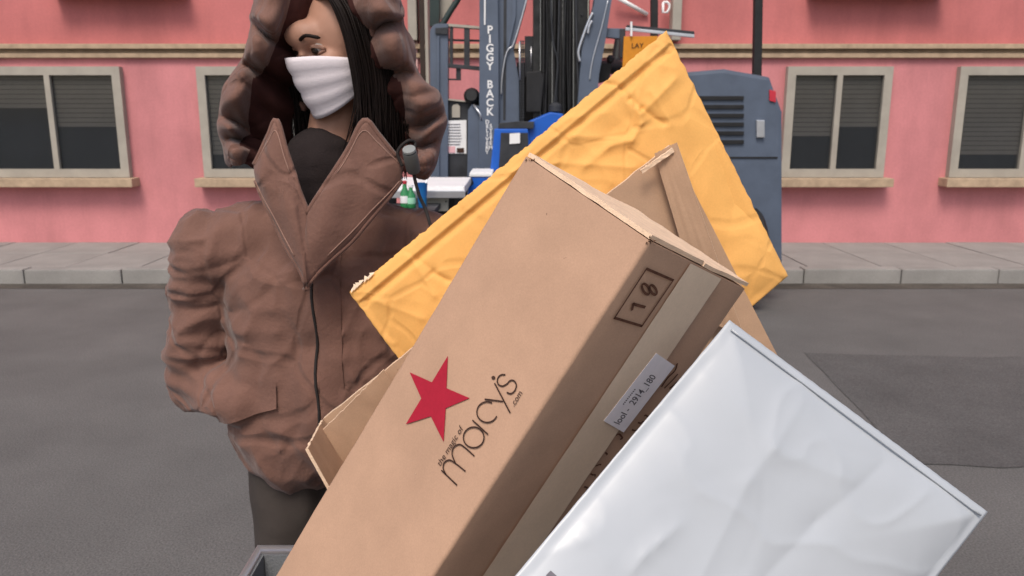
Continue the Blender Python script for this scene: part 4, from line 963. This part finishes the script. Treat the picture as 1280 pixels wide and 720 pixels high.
# collar flaps
def collar(sgn):
    mx = lambda x: x if sgn > 0 else 384 - (x - 384) * 0.55
    top = [(383, 268, 1.478), (408, 230, 1.482), (434, 189, 1.492), (455, 151, 1.505), (472, 168, 1.507), (490, 190, 1.51), (504, 206, 1.515)]
    bot = [(381, 362, 1.475), (398, 340, 1.475), (418, 321, 1.478), (440, 301, 1.483), (466, 270, 1.49), (488, 244, 1.50), (501, 226, 1.51)]
    T = smoothpath([at(mx(x), y, Y) for x, y, Y in top], 5); B = smoothpath([at(mx(x), y, Y) for x, y, Y in bot], 5); vs, fs = [], []; nv = 12; nu = len(T) - 1
    for s in (0, 1):
        for i in range(nu + 1):
            for j in range(nv + 1):
                p = T[i].lerp(B[i], j / nv); bul = 0.016 * math.sin(math.pi * j / nv) * min(1, (nu - i) / 8 + 0.1)
                bul += 0.005 * noise.noise(p * 16) + 0.006 * (1 - abs(noise.noise(p * 9))) ** 5
                vs.append(p + Vector((0, -bul + s * 0.009, 0)))
    N = (nu + 1) * (nv + 1)
    for i in range(nu):
        for j in range(nv):
            q = i * (nv + 1) + j; fs.append((q, q + nv + 1, q + nv + 2, q + 1)); q += N; fs.append((q, q + 1, q + nv + 2, q + nv + 1))
    for i in range(nu):
        q = i * (nv + 1); fs.append((q, q + N, q + N + nv + 1, q + nv + 1)); q += nv; fs.append((q, q + nv + 1, q + N + nv + 1, q + N))
    for j in range(nv):
        q = j; fs.append((q, q + 1, q + N + 1, q + N)); q += nu * (nv + 1); fs.append((q, q + N, q + N + 1, q + 1))
    me = mesh('collar', vs, fs); bm = bmesh.new(); bm.from_mesh(me); bmesh.ops.recalc_face_normals(bm, faces=bm.faces); bm.to_mesh(me); bm.free()
    co = link('collar', me, 'jacket', pr, True); nvp = nv + 1
    for jj in (1, nv - 1):
        tube('stitching', [Vector(vs[i * nvp + jj]) + Vector((0, -0.0006, 0)) for i in range(8, nu)], 0.0011, 'stitch', co, 5)
    tube('rolled_edge', [Vector(vs[i * nvp]) + Vector((0, 0.004, 0)) for i in range(0, nu + 1)], 0.0058, 'jacket', co, 8)
    tube('rolled_edge', [Vector(vs[i * nvp + nv]) + Vector((0, 0.004, 0)) for i in range(0, nu + 1)], 0.0050, 'jacket', co, 8)
collar(1); collar(-1)
# drawcord with its toggle
t0 = at(512, 190, 1.475); ax = (at(517, 213, 1.50) - t0).normalized()
tg = lathe('cord_toggle', [(0.006, -0.002), (0.0125, 0.0), (0.0135, 0.003), (0.0135, 0.040), (0.012, 0.044), (0.004, 0.046)], t0, 'toggle', pr, 24, ax)
lathe('toggle_cap', [(0.0125, -0.0035), (0.0118, -0.007), (0.002, -0.0078)], t0, 'toggle_cap', tg, 24, ax)
tube('drawcord', smoothpath([at(516, 211, 1.495), at(519, 226, 1.50), at(524, 244, 1.50), at(532, 262, 1.50), at(537, 278, 1.485), at(541, 292, 1.48)], 6), 0.0032, 'cord', pr, 8)
tube('drawcord', smoothpath([at(513, 197, 1.48), at(519, 180, 1.51), at(510, 176, 1.50), at(497, 190, 1.50), at(503, 208, 1.50)], 6), 0.0030, 'cord', pr, 8)
# trousers and boots (below the parcels)
tr_ = [(hipc + Vector((0, 0, -0.02)), (0.17, 0.12, 0.12))]
for s in (1, -1):
    hip = hipc + Vector((s * 0.09, 0, -0.05)); kn = Vector((hip.x + s * 0.01, PY + 0.01, 0.50)); an = Vector((hip.x + s * 0.01, PY + 0.05, 0.13)); tr_ += [(hip, kn, 0.105, 0.082), (kn, an, 0.080, 0.070)]
voxel('trousers', tr_, 0.012, 'trouser', pr, lambda p, n: 0.006 * noise.noise(p * 12), 5)
for s in (1, -1):
    ax_ = Vector((hipc.x + s * 0.10, PY + 0.05, 0.0)); voxel('boot', [(ax_ + Vector((0, 0, 0.18)), ax_ + Vector((0, 0, 0.06)), 0.062, 0.058), (ax_ + Vector((0, 0, 0.052)), ax_ + Vector((s * 0.02, -0.15, 0.045)), 0.052, 0.044)], 0.01, 'boot', pr)
